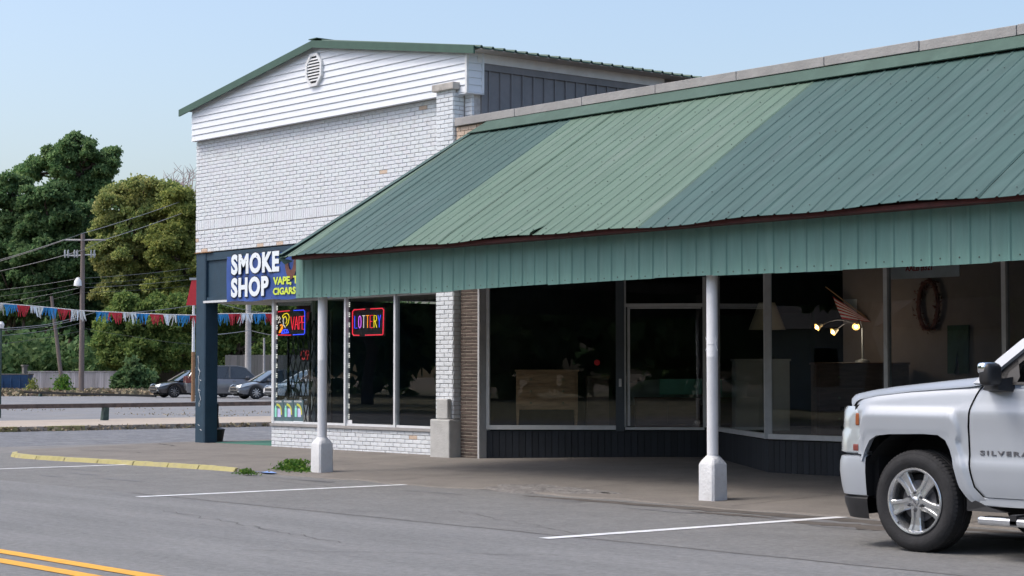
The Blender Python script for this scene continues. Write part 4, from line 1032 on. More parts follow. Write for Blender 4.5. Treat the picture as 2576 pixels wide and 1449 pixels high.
# end strip: bent rake flashing at the left end
b = PB()
for (t0, t1) in [(i / 14, (i + 1) / 14) for i in range(14)]:
    q = []
    for t in (t0, t1):
        z = EZ + (TZ - EZ) * t; q.append([(edge_x(t) + .1, EY + (TY - EY) * t - .03 * (t == 0), z + .035), (edge_x(t) - .0, EY + (TY - EY) * t - .01 * (t == 0), z + .04), (edge_x(t) - .005, EY + (TY - EY) * t, z - .07)])
    b.add(q[0] + q[1], [(0, 1, 4, 3), (1, 2, 5, 4)])
b.add([(XA + .0, EY - .01, EZ + .0), (XA - .01, EY - .02, EZ - .01), (XA + .06, EY + .05, EZ - .10), (XA + .17, EY + .12, EZ - .05)], [(0, 1, 2, 3)])
o = b.to('rake_flashing', 'green_blue', aw, recalc=False); md = o.modifiers.new('thick', 'SOLIDIFY'); md.thickness = .004
# fascia sheets
FY, FZ0, FZ1 = 14.95, 2.485, 3.10
xs = XY(745, FY, 700); XF = xs; fi = 0
while xs < 3.0:
    xe = xs + .9144; v = []; f = []; prof = []
    for k in range(4):
        a = xs + k * RIB; prof += [(a, 0), (a + .17, 0), (a + .183, -.014), (a + .205, -.014), (a + .218, 0)]
    prof.append((xe, 0)); dz = random.uniform(-.006, .006); dy = random.uniform(0, .004)
    for (px, h) in prof:
        for t in (0, 1): v.append((px, FY + h - dy, FZ0 + dz + .012 * math.sin(px * .7) + (FZ1 - FZ0) * t))
    for i in range(len(prof) - 1): f.append((2 * i, 2 * i + 2, 2 * i + 3, 2 * i + 1))
    o = PB().add(v, f).to('fascia_sheet', 'green_fascia', aw, recalc=False); md = o.modifiers.new('thick', 'SOLIDIFY'); md.thickness = .003; md.offset = 1
    xs = xe
b = PB(); x = XF + .08
while x < 3:
    b.lathe([(0, -.008), (.008, -.006), (.009, 0)], 6, 'Y', (x, FY - .002, FZ0 + .045 + random.uniform(-.008, .008))); x += RIB
    if random.random() < .3: b.lathe([(0, -.008), (.007, -.006), (.008, 0)], 6, 'Y', (x - .12, FY - .002, FZ0 + .045))
b.to('fascia_screws', 'screw', aw, recalc=False, kind='stuff')
PB().box(XF, 3, FY + .006, FY + .08, 2.95, 3.2).to('fascia_beam', 'dark_soffit', aw)
PB().add([(XA + .2, EY + .07, EZ - .035), (3, EY + .07, EZ - .035), (3, FY - .03, EZ - .03), (XA + .2, FY - .03, EZ - .03), (XA + .2, EY + .07, EZ + .01), (3, EY + .07, EZ + .01), (3, FY - .03, EZ + .14), (XA + .2, FY - .03, EZ + .14)],
         [(0, 3, 2, 1), (4, 5, 6, 7), (0, 1, 5, 4), (1, 2, 6, 5), (2, 3, 7, 6), (3, 0, 4, 7)]).to('eave_purlin', 'red_steel', aw)
PB().box(XF, 3, FY + .1, PT - .01, 2.94, 2.98).to('soffit_panel', 'dark_soffit', aw)
PB().add([(XF, FY + .1, 3.0), (XF, PT - .01, 3.0), (XF, PT - .01, TZ - .1), (XF + .03, FY + .1, 3.0), (XF + .03, PT - .01, 3.0), (XF + .03, PT - .01, TZ - .1)], [(0, 2, 1), (3, 4, 5), (0, 1, 4, 3), (1, 2, 5, 4), (2, 0, 3, 5)]).to('end_panel', 'green_fascia', aw)

# ================================================================== COLUMNS
def column(x, y, rad, lab):
    r = empty('awning_column', (x, y, zk(x) - .01), lab, 'column', group='white columns holding up the awning')
    MB().lathe([(rad, .50), (rad, 1.6), (rad + .001, 1.604), (rad, 1.608), (rad, 2.93)], 28).build('post', 'column_white', r, smooth=True)
    n = 24; w_ = .118; vb = []; b = MB()
    def sq(t, s_, rnd):
        c_, s__ = math.cos(t), math.sin(t); m_ = max(abs(c_), abs(s__)); q = Vector((c_, s__)) ; return (q / m_) * s_ * (1 - rnd) + q * s_ * rnd
    lv = [(0, w_ + .006, .0), (.03, w_ + .004, 0), (.2, w_ + .001, 0), (.415, w_, .0), (.43, w_ - .004, .06), (.465, .102, .45), (.495, .084, .85), (.515, rad + .006, 1)]
    k = 32; vs = []
    for (z, s_, rd) in lv:
        for j in range(k):
            p = sq(2 * math.pi * (j + .5) / k, s_, rd); vs.append((p.x + random.uniform(-.0015, .0015), p.y + random.uniform(-.0015, .0015), z))
    f = [(i * k + j, i * k + (j + 1) % k, (i + 1) * k + (j + 1) % k, (i + 1) * k + j) for i in range(len(lv) - 1) for j in range(k)]
    b.add(vs, f).build('concrete_foot', 'base_white', r, smooth=30)
    return r
c1 = column(XY(811, 15.14), 15.14, .067, 'white round column with square foot beside the weed at the awning end')
c2 = column(XY(1792, 15.14), 15.14, .063, 'white round column with wire hooks and square foot near the pickup')
# wire hooks tied to the second column
b = MB()
for s_ in (1, -1):
    b.tube([(s_ * (.066 + .11 * (t ** 2)), -.01, 1.745 + .15 * t) for t in [-.5 + k / 12 for k in range(13)]], .0035, 5)
b.tube([(-.066, -.0, 1.745), (-.045, -.05, 1.743), (0, -.067, 1.742), (.045, -.05, 1.743), (.066, 0, 1.745)], .003, 5)
b.build('wire_hook', 'rope_white', c2)
# ================================================================== PICKUP TRUCK (nose towards -X, driver's side towards the camera)
tk = empty('pickup_truck', (-9.62, 13.2, 0), 'silver pickup truck with five spoke alloy wheels parked at the kerb', 'pickup truck')
CYL = 13.2                       # centre line
def interp(tab, x):
    if x <= tab[0][0]: return tab[0][1]
    for (a, b), (c, d) in zip(tab, tab[1:]):
        if x <= c: return b + (d - b) * (x - a) / (c - a)
    return tab[-1][1]
WX, WR = -9.62, -5.98            # wheel centres
ARCH = [(-10.135, .55), (-10.125, .70), (-10.10, .80), (-10.05, .88), (-9.98, .92), (-9.85, .935), (-9.5, .945), (-9.36, .94), (-9.29, .90), (-9.25, .83), (-9.20, .70), (-9.16, .58), (-9.12, .48), (-9.09, .41)]
TOPF = [(-10.30, 1.165), (-10.2, 1.205), (-10.0, 1.24), (-9.66, 1.275), (-9.1, 1.315), (-8.98, 1.33), (-8.9, 1.335)]
def body_y(x, z, top=1.33):      # lateral distance of the flank from the centre line
    y = .985
    y += interp([(.40, -.035), (.47, -.01), (.55, .005), (.70, .019), (.725, .016), (.775, .0), (.95, .002), (1.10, .014), (1.135, .012), (1.165, -.004), (1.3, -.035), (1.36, -.06)], z)
    return y
def flare(x, z, arch, xc):
    """bulge round the wheel opening: squared-off, .17 wide"""
    dx = max(-10.08 - WX - (x - xc), (x - xc) - (-9.26 - WX), 0); dz = max(z - .90, 0) if z > .9 else 0
    d = math.hypot(dx, dz)
    if x - xc > 0 and z < .9: d = max(0, (x - xc) - interp([(.40, .52), (.58, .46), (.70, .42), (.83, .37), (.9, .34)], z)) * 2.3
    elif x - xc < 0 and z < .9: d = max(0, -(x - xc) - .49) * 2.6
    else: d = math.hypot(dx * (2.0 if x > xc else 2.4), dz)
    return .026 * (1 - smoothstep(.17, .26, d)) - .008 * (1 - smoothstep(.0, .085, d))
def gap_x(z): return interp([(.40, -8.90), (.47, -8.955), (.54, -9.03), (.64, -9.06), (.75, -9.075), (1.0, -9.083), (1.17, -9.065), (1.25, -9.03), (1.33, -8.985)], z)
def mirror_side(mb_fn, name, mats, **kw):
    for s in (-1, 1):
        b = PB(); mb_fn(b, s); b.to(name, mats, tk, **kw)
# --- front fenders
def front_round(x, z): # plan rounding at the front corner
    t = max(0, (-10.02 - x) / .33); return .13 * t ** 2.6
def fender(b, s):
    nu = 60; nv = 26; k = len(b.v); xs_ = []
    x0 = -10.225
    us = sorted(set([x0 + (-8.98 - x0) * i / 46 for i in range(47)] + [a[0] for a in ARCH]))
    for xi, x in enumerate(us):
        zb = interp(ARCH, x) if -10.13 < x < -9.085 else .765
        if x <= -10.13: zb = .765
        if x >= -9.085: zb = .40
        zt = interp(TOPF, x)
        for j in range(nv + 1):
            v = j / nv; z = zb + (zt - zb) * v
            w_ = smoothstep(-9.24, -8.98, x) ; X = x + (gap_x(z) + .004 * -1 - (-8.98)) * w_ if x > -9.24 else x
            if X < -9.085 and x > -9.15 and z < .5: pass
            y = body_y(X, z) + flare(X, z, ARCH, WX) - front_round(X, z)
            e = (zt - z); y -= .012 * (1 - min(1, e / .05)) ** 2
            b.v.append((X, CYL + s * y, z))
    n = nv + 1
    for i in range(len(us) - 1):
        for j in range(nv): b.f.append((k + i * n + j, k + (i + 1) * n + j, k + (i + 1) * n + j + 1, k + i * n + j + 1)); b.m.append(0)
    # wheel lip turned inwards
    k2 = len(b.v); idx = [i for i, x in enumerate(us) if -10.13 < x < -9.086]
    for i in idx:
        p = b.v[k + i * n]; b.v.append((p[0], p[1] - s * .06, p[2] + .012))
    for q in range(len(idx) - 1):
        b.f.append((k + idx[q] * n, k2 + q, k2 + q + 1, k + idx[q + 1] * n)); b.m.append(0)
mirror_side(fender, 'fender', 'paint_silver', smooth=28, recalc=False)
# --- doors, rear cab side
def panel(b, s, xa, xb, z0, zt, nu=14, nv=22):
    fa = xa if callable(xa) else (lambda z: xa); fb = xb if callable(xb) else (lambda z: xb)
    def g(a, c):
        z = z0 + (zt - z0) * c; X = fa(z) + (fb(z) - fa(z)) * a; y = body_y(X, z)
        e = min((X - fa(z)), (fb(z) - X)); y -= .012 * (1 - min(1, e / .012)) ** 2
        y -= .03 * (1 - min(1, (zt - z) / .03)) ** 2
        return (X, CYL + s * y, z)
    b.grid(g, nu, nv)
for s in (-1, 1):
    dr = PB(); panel(dr, s, lambda z: gap_x(z) + .004, -7.95, .47, 1.335, 40); dr = dr.to('door', 'paint_silver', tk, smooth=28, recalc=False)
    hb = MB(); hb.tube([(-8.18, CYL + s * 1.0, 1.19), (-8.16, CYL + s * 1.04, 1.195), (-8.02, CYL + s * 1.04, 1.195), (-8.0, CYL + s * 1.0, 1.19)], .016, 8); sub(hb.build('handle', 'paint_silver', None, smooth=True), dr)
    if s < 0:
        f = lambda x, z, d: (x, CYL - body_y(x, z) - .004 - d * 1.0, z)
        zb_ = .795
        t = text_mesh('lettering', 'SILVERADO', -8.97, -8.35, zb_, zb_ + .036, f, 'grey_badge', None, offset=.02, depth=.006, spacing=1.35); sub(t, dr)
    dr = PB(); panel(dr, s, -7.942, -7.1, .47, 1.335, 20); dr = dr.to('door', 'paint_silver', tk, smooth=28, recalc=False)
    hb = MB(); hb.tube([(-7.3, CYL + s * 1.0, 1.19), (-7.28, CYL + s * 1.04, 1.195), (-7.16, CYL + s * 1.04, 1.195), (-7.14, CYL + s * 1.0, 1.19)], .016, 8); sub(hb.build('handle', 'paint_silver', None, smooth=True), dr)
    # cab corner and bed side with the rear arch
    def bed(b, s=s):
        us = [-7.092 + i * .06 for i in range(40)]; us = [u for u in us if u < -4.76] + [-4.76]; nv = 22; k = len(b.v)
        for x in us:
            q = x - WR; zb = .47
            if -.50 < q < .53: zb = interp([(a - WX, c) for a, c in ARCH], q)
            for j in range(nv + 1):
                z = zb + (1.34 - zb) * j / nv; y = body_y(x, z) + flare(x, z, ARCH, WR) - (.02 if -6.56 < x < -6.48 else 0); b.v.append((x, CYL + s * y, z))
        n = nv + 1
        for i in range(len(us) - 1):
            for j in range(nv): b.f.append((k + i * n + j, k + (i + 1) * n + j, k + (i + 1) * n + j + 1, k + i * n + j + 1)); b.m.append(0)
    q = PB(); bed(q); q.to('bed_side', 'paint_silver', tk, smooth=28, recalc=False)
# --- hood
def hoodf(a, c):
    t = -1 + 2 * c; at = abs(t)
    xf = -10.60 + .34 * at ** 3.2; xr = -8.99 - .14 * (1 - at ** 2)
    x = xf + (xr - xf) * a
    ze = interp(TOPF, x)
    zc_ = interp([(-10.6, 1.19), (-10.45, 1.24), (-10.2, 1.285), (-9.97, 1.315), (-9.66, 1.345), (-9.12, 1.395), (-8.9, 1.40)], x)
    z = ze + (zc_ - ze) * smoothstep(0, .22, 1 - at) - .03 * max(0, 1 - a * 22) ** 2
    z += .012 * smoothstep(.62, .55, at) * smoothstep(0, .2, a)
    return (x, CYL + t * .948, z + .004)
PB().grid(hoodf, 36, 40, flip=True).to('hood', 'paint_silver', tk, smooth=28, recalc=False)
PB().box(-9.12, -8.86, CYL - .84, CYL + .84, 1.28, 1.372).to('cowl', 'trim_black', tk)
# --- nose: perimeter curve
def perim(th, z=0, out=0.):
    n = 3.1; c_, s_ = math.cos(th), math.sin(th); a, b_ = .50 + out, .985 + out * .5
    return (-10.10 - a * abs(c_) ** (2 / n), CYL + b_ * math.copysign(abs(s_) ** (2 / n), s_))
def nose(b, th0, th1, prof, nth=20, mi=0):    # prof: list of (z, out)
    k = len(b.v); n = len(prof)
    for i in range(nth + 1):
        th = th0 + (th1 - th0) * i / nth
        for (z, o) in prof: p = perim(th, z, o); b.v.append((p[0], p[1], z))
    for i in range(nth):
        for j in range(n - 1): b.f.append((k + i * n + j, k + (i + 1) * n + j, k + (i + 1) * n + j + 1, k + i * n + j + 1)); b.m.append(mi)
H2 = math.pi / 2
b = PB(); nose(b, -H2, H2, [(.42, -.06), (.43, -.01), (.50, .01), (.62, .03), (.70, .025), (.74, .01), (.755, -.05)], 56); b.to('front_bumper', 'paint_silver', tk, smooth=40, recalc=False)
b = PB(); nose(b, -H2, H2, [(.235, -.10), (.24, -.07), (.36, -.02), (.40, -.015), (.418, -.05)], 40)
b.to('air_dam', 'trim_black', tk, smooth=40, recalc=False)
for s in (-1, 1):   # end of the bumper, turned in towards the wheel
    b = PB(); y = CYL + s * .985; b.add([(-10.115, y + s * o, z) for z, o in [(.42, -.03), (.43, -.005), (.50, .005), (.62, .015), (.70, .012), (.74, .005), (.755, -.03)]] + [(-10.135, y - s * .25, z) for z in (.42, .43, .5, .62, .7, .74, .755)], [(i, i + 1, i + 8, i + 7) for i in range(6)])
    b.to('bumper_end', 'liner', tk, recalc=False)
thl = math.radians(52)
b = PB(); nose(b, -thl, thl, [(.76, -.03), (.80, -.0), (1.0, -.01), (1.12, -.03), (1.16, -.05)], 24); b.to('grille', 'trim_black', tk, recalc=False)
b = PB()
for z in (.80, .97, 1.13): nose(b, -thl * .97, thl * .97, [(z - .015, .0), (z - .012, .02), (z + .012, .02), (z + .015, .0)], 24)
b.to('grille_bar', 'chrome', tk, recalc=False)
PB().prism([(-.16, -.03), (-.05, -.03), (-.04, -.055), (.05, -.055), (.06, -.03), (.17, -.03), (.15, .03), (.06, .03), (.05, .055), (-.04, .055), (-.05, .03), (-.15, .03)], -10.66, -10.63, 'X').xf(Matrix.Translation((0, CYL, .98))).to('emblem', 'brass', tk)
for s in (-1, 1):
    hl = PB(); th0, th1 = s * thl, s * math.radians(88.5)
    nose(hl, th0, th1, [(.765, -.035), (.78, .012), (.94, .004), (.965, -.012), (1.0, -.012), (1.12, -.02), (1.155, -.05)], 22)
    hl.add([], []); hl = hl.to('headlight', 'lens_clear', tk, smooth=40, recalc=False)
    q = MB(); nose(q, s * math.radians(84.3), s * math.radians(86.9), [(1.0, -.006), (1.01, -.0), (1.09, -.006), (1.10, -.014)], 8); sub(q.build('amber_reflector', 'amber', None, recalc=False), hl)
    q = MB(); nose(q, s * math.radians(83), s * math.radians(87), [(.79, .014), (.80, .018), (.835, .018), (.845, .012)], 8); sub(q.build('amber_reflector', 'red_lens', None, recalc=False), hl)
    # painted edge strip between lamp and fender
    q = PB(); nose(q, s * math.radians(88), s * math.pi / 2, [(.765, .0), (.95, .0), (1.1, -.005), (1.16, -.05)], 4); q.to('lamp_surround', 'paint_silver', tk, recalc=False)
b = PB()
for s in (-1, 1):
    b.add([(-10.225 + i * 0, CYL + s * (.985 - .016), z) for i in (0,) for z in (.765, 1.16)] + [(-10.10, CYL + s * .96, .765), (-10.10, CYL + s * .93, 1.2)], [(0, 1, 3, 2)])
b.to('lamp_gap', 'liner', tk, recalc=False)
# --- roof, pillars, glass
BELT = 1.335
def ghs(x):   # half width at belt and roof, z of roof at x
    return .93, .70
A0 = Vector((-8.985, 1.335)); RFZ = 1.87
prof_t = [(-9.03, 1.335), (-8.856, 1.52), (-8.676, 1.673), (-8.44, 1.80), (-8.2, 1.855), (-7.6, 1.88), (-7.0, 1.87), (-6.72, 1.83), (-6.60, 1.60), (-6.55, 1.34)]
def hw(z): return .925 - (z - 1.335) * .42
b = PB(); k = len(b.v)
for (x, z) in prof_t[3:8]:
    for t in (-1, -.92, -.7, -.3, .0, .3, .7, .92, 1): b.v.append((x, CYL + t * hw(z - .05), z - .055 * abs(t) ** 4 + .012 * (1 - t * t)))
for i in range(4):
    for j in range(8): b.f.append((k + i * 9 + j, k + i * 9 + j + 1, k + (i + 1) * 9 + j + 1, k + (i + 1) * 9 + j)); b.m.append(0)
b.to('roof', 'paint_silver', tk, smooth=40, recalc=False).modifiers.new('thick', 'SOLIDIFY').thickness = .03
b = PB(); q = [(x, z) for x, z in prof_t[:4]]; k = 0
for (x, z) in q:
    for t in (-1, -.6, 0, .6, 1): b.v.append((x - .10 * (1 - t * t), CYL + t * (hw(z) - .05), z + .0))
for i in range(3):
    for j in range(4): b.f.append((i * 5 + j, i * 5 + j + 1, (i + 1) * 5 + j + 1, (i + 1) * 5 + j)); b.m.append(0)
b.to('windscreen', 'truck_glass', tk, smooth=40, recalc=False)
b = PB(); b.add([(-6.6, CYL - .75, 1.36), (-6.6, CYL + .75, 1.36), (-6.68, CYL + .68, 1.78), (-6.68, CYL - .68, 1.78)], [(0, 1, 2, 3)]); b.to('rear_window', 'truck_glass', tk, recalc=False)
for s in (-1, 1):
    # painted side frame of the greenhouse: A pillar, cant rail, C pillar
    outer = [(-9.03, 1.335), (-8.856, 1.52), (-8.676, 1.673), (-8.44, 1.795), (-8.2, 1.84), (-7.6, 1.86), (-7.0, 1.85), (-6.72, 1.81), (-6.60, 1.6), (-6.55, 1.335)]
    inner = [(-8.93, 1.335), (-8.80, 1.465), (-8.64, 1.60), (-8.42, 1.725), (-8.18, 1.775), (-7.6, 1.785), (-7.05, 1.78), (-6.85, 1.75), (-6.80, 1.58), (-6.80, 1.335)]
    b = PB()
    def Q(x, z, d=0): return (x, CYL + s * (hw(z) + .028 - d), z)
    for i in range(9): b.add([Q(*outer[i]), Q(*outer[i + 1]), Q(*inner[i + 1]), Q(*inner[i])], [(0, 1, 2, 3)])
    b.to('side_frame', 'paint_silver', tk, recalc=False).modifiers.new('thick', 'SOLIDIFY').thickness = .04
    b = PB(); i2 = [(-8.94, 1.34)] + [(x - .02, z + .02) for x, z in inner[1:5]] + [(x, z + .022) for x, z in inner[5:7]]
    i3 = [(-8.76, 1.36)] + [(x + .05, z - .03) for x, z in inner[1:5]] + [(x, z - .012) for x, z in inner[5:7]]
    def Q2(x, z): return (x, CYL + s * (hw(z) + .034), z)
    for i in range(6): b.add([Q2(*i2[i]), Q2(*i2[i + 1]), Q2(*i3[i + 1]), Q2(*i3[i])], [(0, 1, 2, 3)])
    b.add([Q2(-8.92, 1.34), Q2(-8.66, 1.36), Q2(-6.80, 1.36), Q2(-6.80, 1.34)], [(0, 1, 2, 3)])
    b.add([Q2(-8.93, 1.345), Q2(-8.66, 1.345), Q2(-8.64, 1.40), Q2(-8.69, 1.53), Q2(-8.80, 1.475)], [(0, 1, 2, 3, 4)])
    b.add([Q2(-7.98, 1.36), Q2(-7.88, 1.36), Q2(-7.88, 1.78), Q2(-7.98, 1.78)], [(0, 1, 2, 3)])
    b.to('window_trim', 'trim_black', tk, recalc=False)
    for xs_ in ([(-8.70, 1.36), (-8.60, 1.58), (-8.38, 1.70), (-8.15, 1.745), (-7.98, 1.75), (-7.98, 1.36)], [(-7.88, 1.36), (-7.88, 1.77), (-7.1, 1.77), (-6.85, 1.72), (-6.80, 1.36)]):
        b = PB(); b.add([(x, CYL + s * (hw(z) + .02), z) for x, z in xs_], [tuple(range(len(xs_)))]); b.to('window', 'truck_glass', tk, recalc=False)
    # mirror
    my = CYL + s * 1.08; mr = empty('mirror', (0, 0, 0)); mr.parent = tk; mr.matrix_parent_inverse = Matrix.Translation(-Vector(tk.location))
    def rb(b, x0, x1, y0, y1, z0, z1, mi=0):
        b.grid(lambda a, c: (lambda th, ph: ((x0 + x1) / 2 + (x1 - x0) / 2 * math.copysign(abs(math.cos(th) * math.cos(ph)) ** .5, math.cos(th) * math.cos(ph)), (y0 + y1) / 2 + (y1 - y0) / 2 * math.copysign(abs(math.sin(th) * math.cos(ph)) ** .4, math.sin(th) * math.cos(ph)), (z0 + z1) / 2 + (z1 - z0) / 2 * math.copysign(abs(math.sin(ph)) ** .5, math.sin(ph))))(a * 2 * math.pi, -math.pi / 2 + c * math.pi), 24, 12, mi)
    y0, y1 = sorted((CYL + s * 1.07, CYL + s * 1.25))
    q = MB(); rb(q, -8.80, -8.69, y0, y1, 1.33, 1.505); q.build('housing', 'trim_black', mr, smooth=50)
    q = MB(); rb(q, -8.81, -8.72, y0 - .003, y1 + .003, 1.42, 1.512); q.build('chrome_cap', 'chrome', mr, smooth=50)
    q = MB(); q.hexa([(-8.92, CYL + s * .93, 1.285), (-8.68, CYL + s * .93, 1.285), (-8.70, CYL + s * 1.12, 1.30), (-8.86, CYL + s * 1.10, 1.30)], [(-8.88, CYL + s * .93, 1.35), (-8.70, CYL + s * .93, 1.40), (-8.72, CYL + s * 1.12, 1.38), (-8.82, CYL + s * 1.10, 1.36)]); q.build('arm', 'trim_black', mr)
    # rocker, running board
    PB().box(-9.075, -6.6, min(CYL + s * .93, CYL + s * .965), max(CYL + s * .93, CYL + s * .965), .40, .468).to('rocker', 'paint_silver', tk, bevel=.01)
    PB().hexa([(-9.13, CYL + s * .92, .36), (-8.75, CYL + s * .92, .36), (-8.75, CYL + s * .975, .36), (-9.10, CYL + s * .99, .36)], [(-9.11, CYL + s * .92, .475), (-8.93, CYL + s * .92, .40), (-8.93, CYL + s * .975, .40), (-9.10, CYL + s * .99, .475)]).to('mud_guard', 'trim_black', tk)
    ya, yb = sorted((CYL + s * .99, CYL + s * 1.14))
    rbd = PB().box(-8.90, -6.65, ya, yb, .27, .335).to('running_board', 'chrome', tk, bevel=.02)
    q = MB().box(-8.65, -6.8, ya + .02, yb - .02, .336, .345).build('step_pad', 'trim_black', None); sub(q, rbd)
    for x in (-8.6, -7.6, -6.8): q = MB().box(x, x + .06, min(ya, CYL + s * .7), max(ya, CYL + s * .7), .28, .36).build('bracket', 'trim_black', None); sub(q, rbd)
# --- underbody, liners, bed, tailgate, interior
PB().box(-10.25, -5.0, CYL - .62, CYL + .62, .33, .62).to('underbody_light_block', 'liner', tk)  # plain black box added under the truck to block light
for xc in (WX, WR):
    for s in (-1, 1):
        b = PB(); n = 20; pts = [(xc + .56 * math.cos(t), .45 + .53 * math.sin(t)) for t in [math.pi * i / n for i in range(n + 1)]]
        b.add([(x, CYL + s * .945, z) for x, z in pts] + [(x, CYL + s * .55, z) for x, z in pts], [(i, i + 1, n + 2 + i, n + 1 + i) for i in range(n)]); b.add([(x, CYL + s * .55, z) for x, z in pts], [tuple(range(n + 1))])
        b.to('wheel_liner', 'liner', tk, recalc=False)
PB().box(-9.1, -6.58, CYL - .93, CYL + .93, .45, .62).box(-9.0, -8.8, CYL - .88, CYL + .88, .62, 1.28).to('floor_pan', 'liner', tk)
PB().box(-9.08, -9.0, CYL - .9, CYL + .9, .6, 1.3).to('firewall', 'liner', tk); PB().box(-10.15, -10.08, CYL - .85, CYL + .85, .4, 1.12).to('radiator', 'liner', tk)
PB().box(-6.5, -4.8, CYL - .9, CYL + .9, .75, .8).box(-6.56, -6.5, CYL - .9, CYL + .9, .75, 1.33).to('bed_floor', 'paint_silver', tk)
PB().box(-4.80, -4.74, CYL - .82, CYL + .82, .62, 1.34).to('tailgate', 'paint_silver', tk, bevel=.01)
PB().box(-4.78, -4.55, CYL - .98, CYL + .98, .48, .66).to('rear_bumper', 'chrome', tk, bevel=.03)
for s in (-1, 1): y0, y1 = sorted((CYL + s * .83, CYL + s * .99)); PB().box(-4.83, -4.735, y0, y1, .8, 1.25).to('tail_light', 'red_lens', tk, bevel=.01)
for y in (-.42, .42):
    PB().box(-8.0, -7.5, CYL + y - .25, CYL + y + .25, .7, .98).hexa([(-7.6, CYL + y - .25, .95), (-7.42, CYL + y - .25, .95), (-7.42, CYL + y + .25, .95), (-7.6, CYL + y + .25, .95)], [(-7.42, CYL + y - .22, 1.52), (-7.30, CYL + y - .22, 1.52), (-7.30, CYL + y + .22, 1.52), (-7.42, CYL + y + .22, 1.52)]).box(-7.42, -7.32, CYL + y - .12, CYL + y + .12, 1.54, 1.7).to('seat', 'seat_fabric', tk, bevel=.04)
PB().box(-8.95, -8.5, CYL - .85, CYL + .85, 1.05, 1.33).to('dashboard', 'trim_black', tk, bevel=.04)
q = MB(); q.lathe([(.175, 0), (.19, .012), (.205, 0), (.19, -.012)], 28, closed=True); q.box(-.18, .18, -.02, .02, -.01, .01); q.lathe([(0, .02), (.05, .015), (.055, -.03), (0, -.04)], 16)
q.xf(Matrix.Translation((-8.33, CYL - .40, 1.30)) @ Matrix.Rotation(math.radians(-62), 4, 'Y')); o = q.build('steering_wheel', 'trim_black', None, smooth=50); under(o, tk)
# --- wheels
def tyre_mb(R=.405, W=.275, rr=.262):
    b = MB(); h = W / 2
    prof = [(rr, h - .03), (rr + .012, h - .012), (rr + .045, h - .002), (rr + .08, h), (R - .05, h - .004), (R - .022, h - .016), (R - .006, h - .034), (R, h - .06), (R + .0, .025), (R - .010, .022), (R - .010, .012), (R, .009), (R, -.009), (R - .010, -.012), (R - .010, -.022), (R, -.025), (R, -h + .06), (R - .006, -h + .034), (R - .022, -h + .016), (R - .05, -h + .004), (rr + .08, -h), (rr + .045, -h + .002), (rr, -h + .03)]
    b.lathe([(r, z) for r, z in prof], 96, 'Y'); n = 96
    # shoulder tread blocks
    for side in (-1, 1):
        for i in range(72):
            t0 = 2 * math.pi * (i + .08) / 72; t1 = 2 * math.pi * (i + .72) / 72; v = []
            for (r, y) in [(R - .024, side * (h - .012)), (R + .001, side * (h - .040)), (R + .0045, side * (h - .065)), (R + .0045, side * .035)]:
                for t in (t0, t1): v.append((r * math.cos(t), y, r * math.sin(t)))
            b.add(v, [(0, 1, 3, 2), (2, 3, 5, 4), (4, 5, 7, 6)])
    return b
def rim_mesh():
    b = MB()
    # lip and barrel; outer face at y = -.12
    b.lathe([(.262, -.105), (.268, -.122), (.262, -.130), (.250, -.128), (.240, -.112), (.228, -.06), (.222, .10), (.26, .12)], 72, 'Y', mi=0)
    return b
spoke_prof = None
def wheel(root, xc, s):
    wr = empty('wheel', (0, 0, 0)); wr.parent = root; wr.location = (xc - root.location.x, s * .855, .405)
    if s > 0: wr.rotation_euler = (0, 0, math.pi)
    tyre_mb().build('tyre', 'tyre', wr, smooth=32)
    rim_mesh().build('rim', 'rim_alu', wr, smooth=40)
    MB().lathe([(0, -.03), (.215, -.03), (.218, .09)], 40, 'Y').build('wheel_well_plate', 'liner', wr, recalc=False)
    MB().lathe([(.07, -.052), (.165, -.052), (.168, -.035), (.07, -.035)], 40, 'Y', closed=True).build('brake_disc', 'rim_dark', wr)
    for k in range(5):
        a = math.radians(-92 + 72 * k); b = MB()
        # double spoke: cross-sections (radius, half width, groove half width, height)
        secs = [(.040, .052, .010, -.112), (.085, .050, .012, -.108), (.13, .047, .014, -.103), (.19, .056, .019, -.106), (.228, .068, .024, -.114), (.245, .074, .026, -.116)]
        vs = []
        for (r, hw_, gw, y) in secs:
            for (xx, yy) in [(-hw_, y + .05), (-hw_ * .96, y + .008), (-hw_ * .8, y), (-gw * 1.25, y + .001), (-gw, y + .016), (gw, y + .016), (gw * 1.25, y + .001), (hw_ * .8, y), (hw_ * .96, y + .008), (hw_, y + .05)]: vs.append((r, yy, xx))
        m = 10; f = [(i * m + j, i * m + j + 1, (i + 1) * m + j + 1, (i + 1) * m + j) for i in range(5) for j in range(m - 1)]
        b.add(vs, f); b.xf(Matrix.Rotation(-a, 4, 'Y')); b.build('spoke', 'rim_alu', wr, recalc=True)
    MB().lathe([(0, -.122), (.028, -.121), (.036, -.116), (.038, -.108), (.075, -.102), (.088, -.08)], 32, 'Y').build('hub', 'rim_alu', wr, smooth=40)
    q = MB().prism([(-.026, -.005), (-.008, -.005), (-.007, -.010), (.007, -.010), (.009, -.005), (.028, -.005), (.025, .006), (.009, .006), (.007, .011), (-.007, .011), (-.008, .006), (-.023, .006)], -.126, -.121, 'Y').xf(Matrix.Rotation(.9, 4, 'Y')); q.build('emblem', 'grey_badge', wr)
    for k in range(6):
        a = math.radians(30 + 60 * k); MB().lathe([(0, -.128), (.008, -.127), (.011, -.118), (.012, -.098)], 6, 'Y', (.068 * math.cos(a), 0, .068 * math.sin(a))).lathe([(.013, -.106), (.017, -.106), (.018, -.098)], 12, 'Y', (.068 * math.cos(a), 0, .068 * math.sin(a))).build('lug_nut', 'rim_dark', wr)
    MB().tube([(-.155, -.118, -.172), (-.16, -.135, -.178)], .005, 6).build('valve', 'trim_black', wr)
    return wr
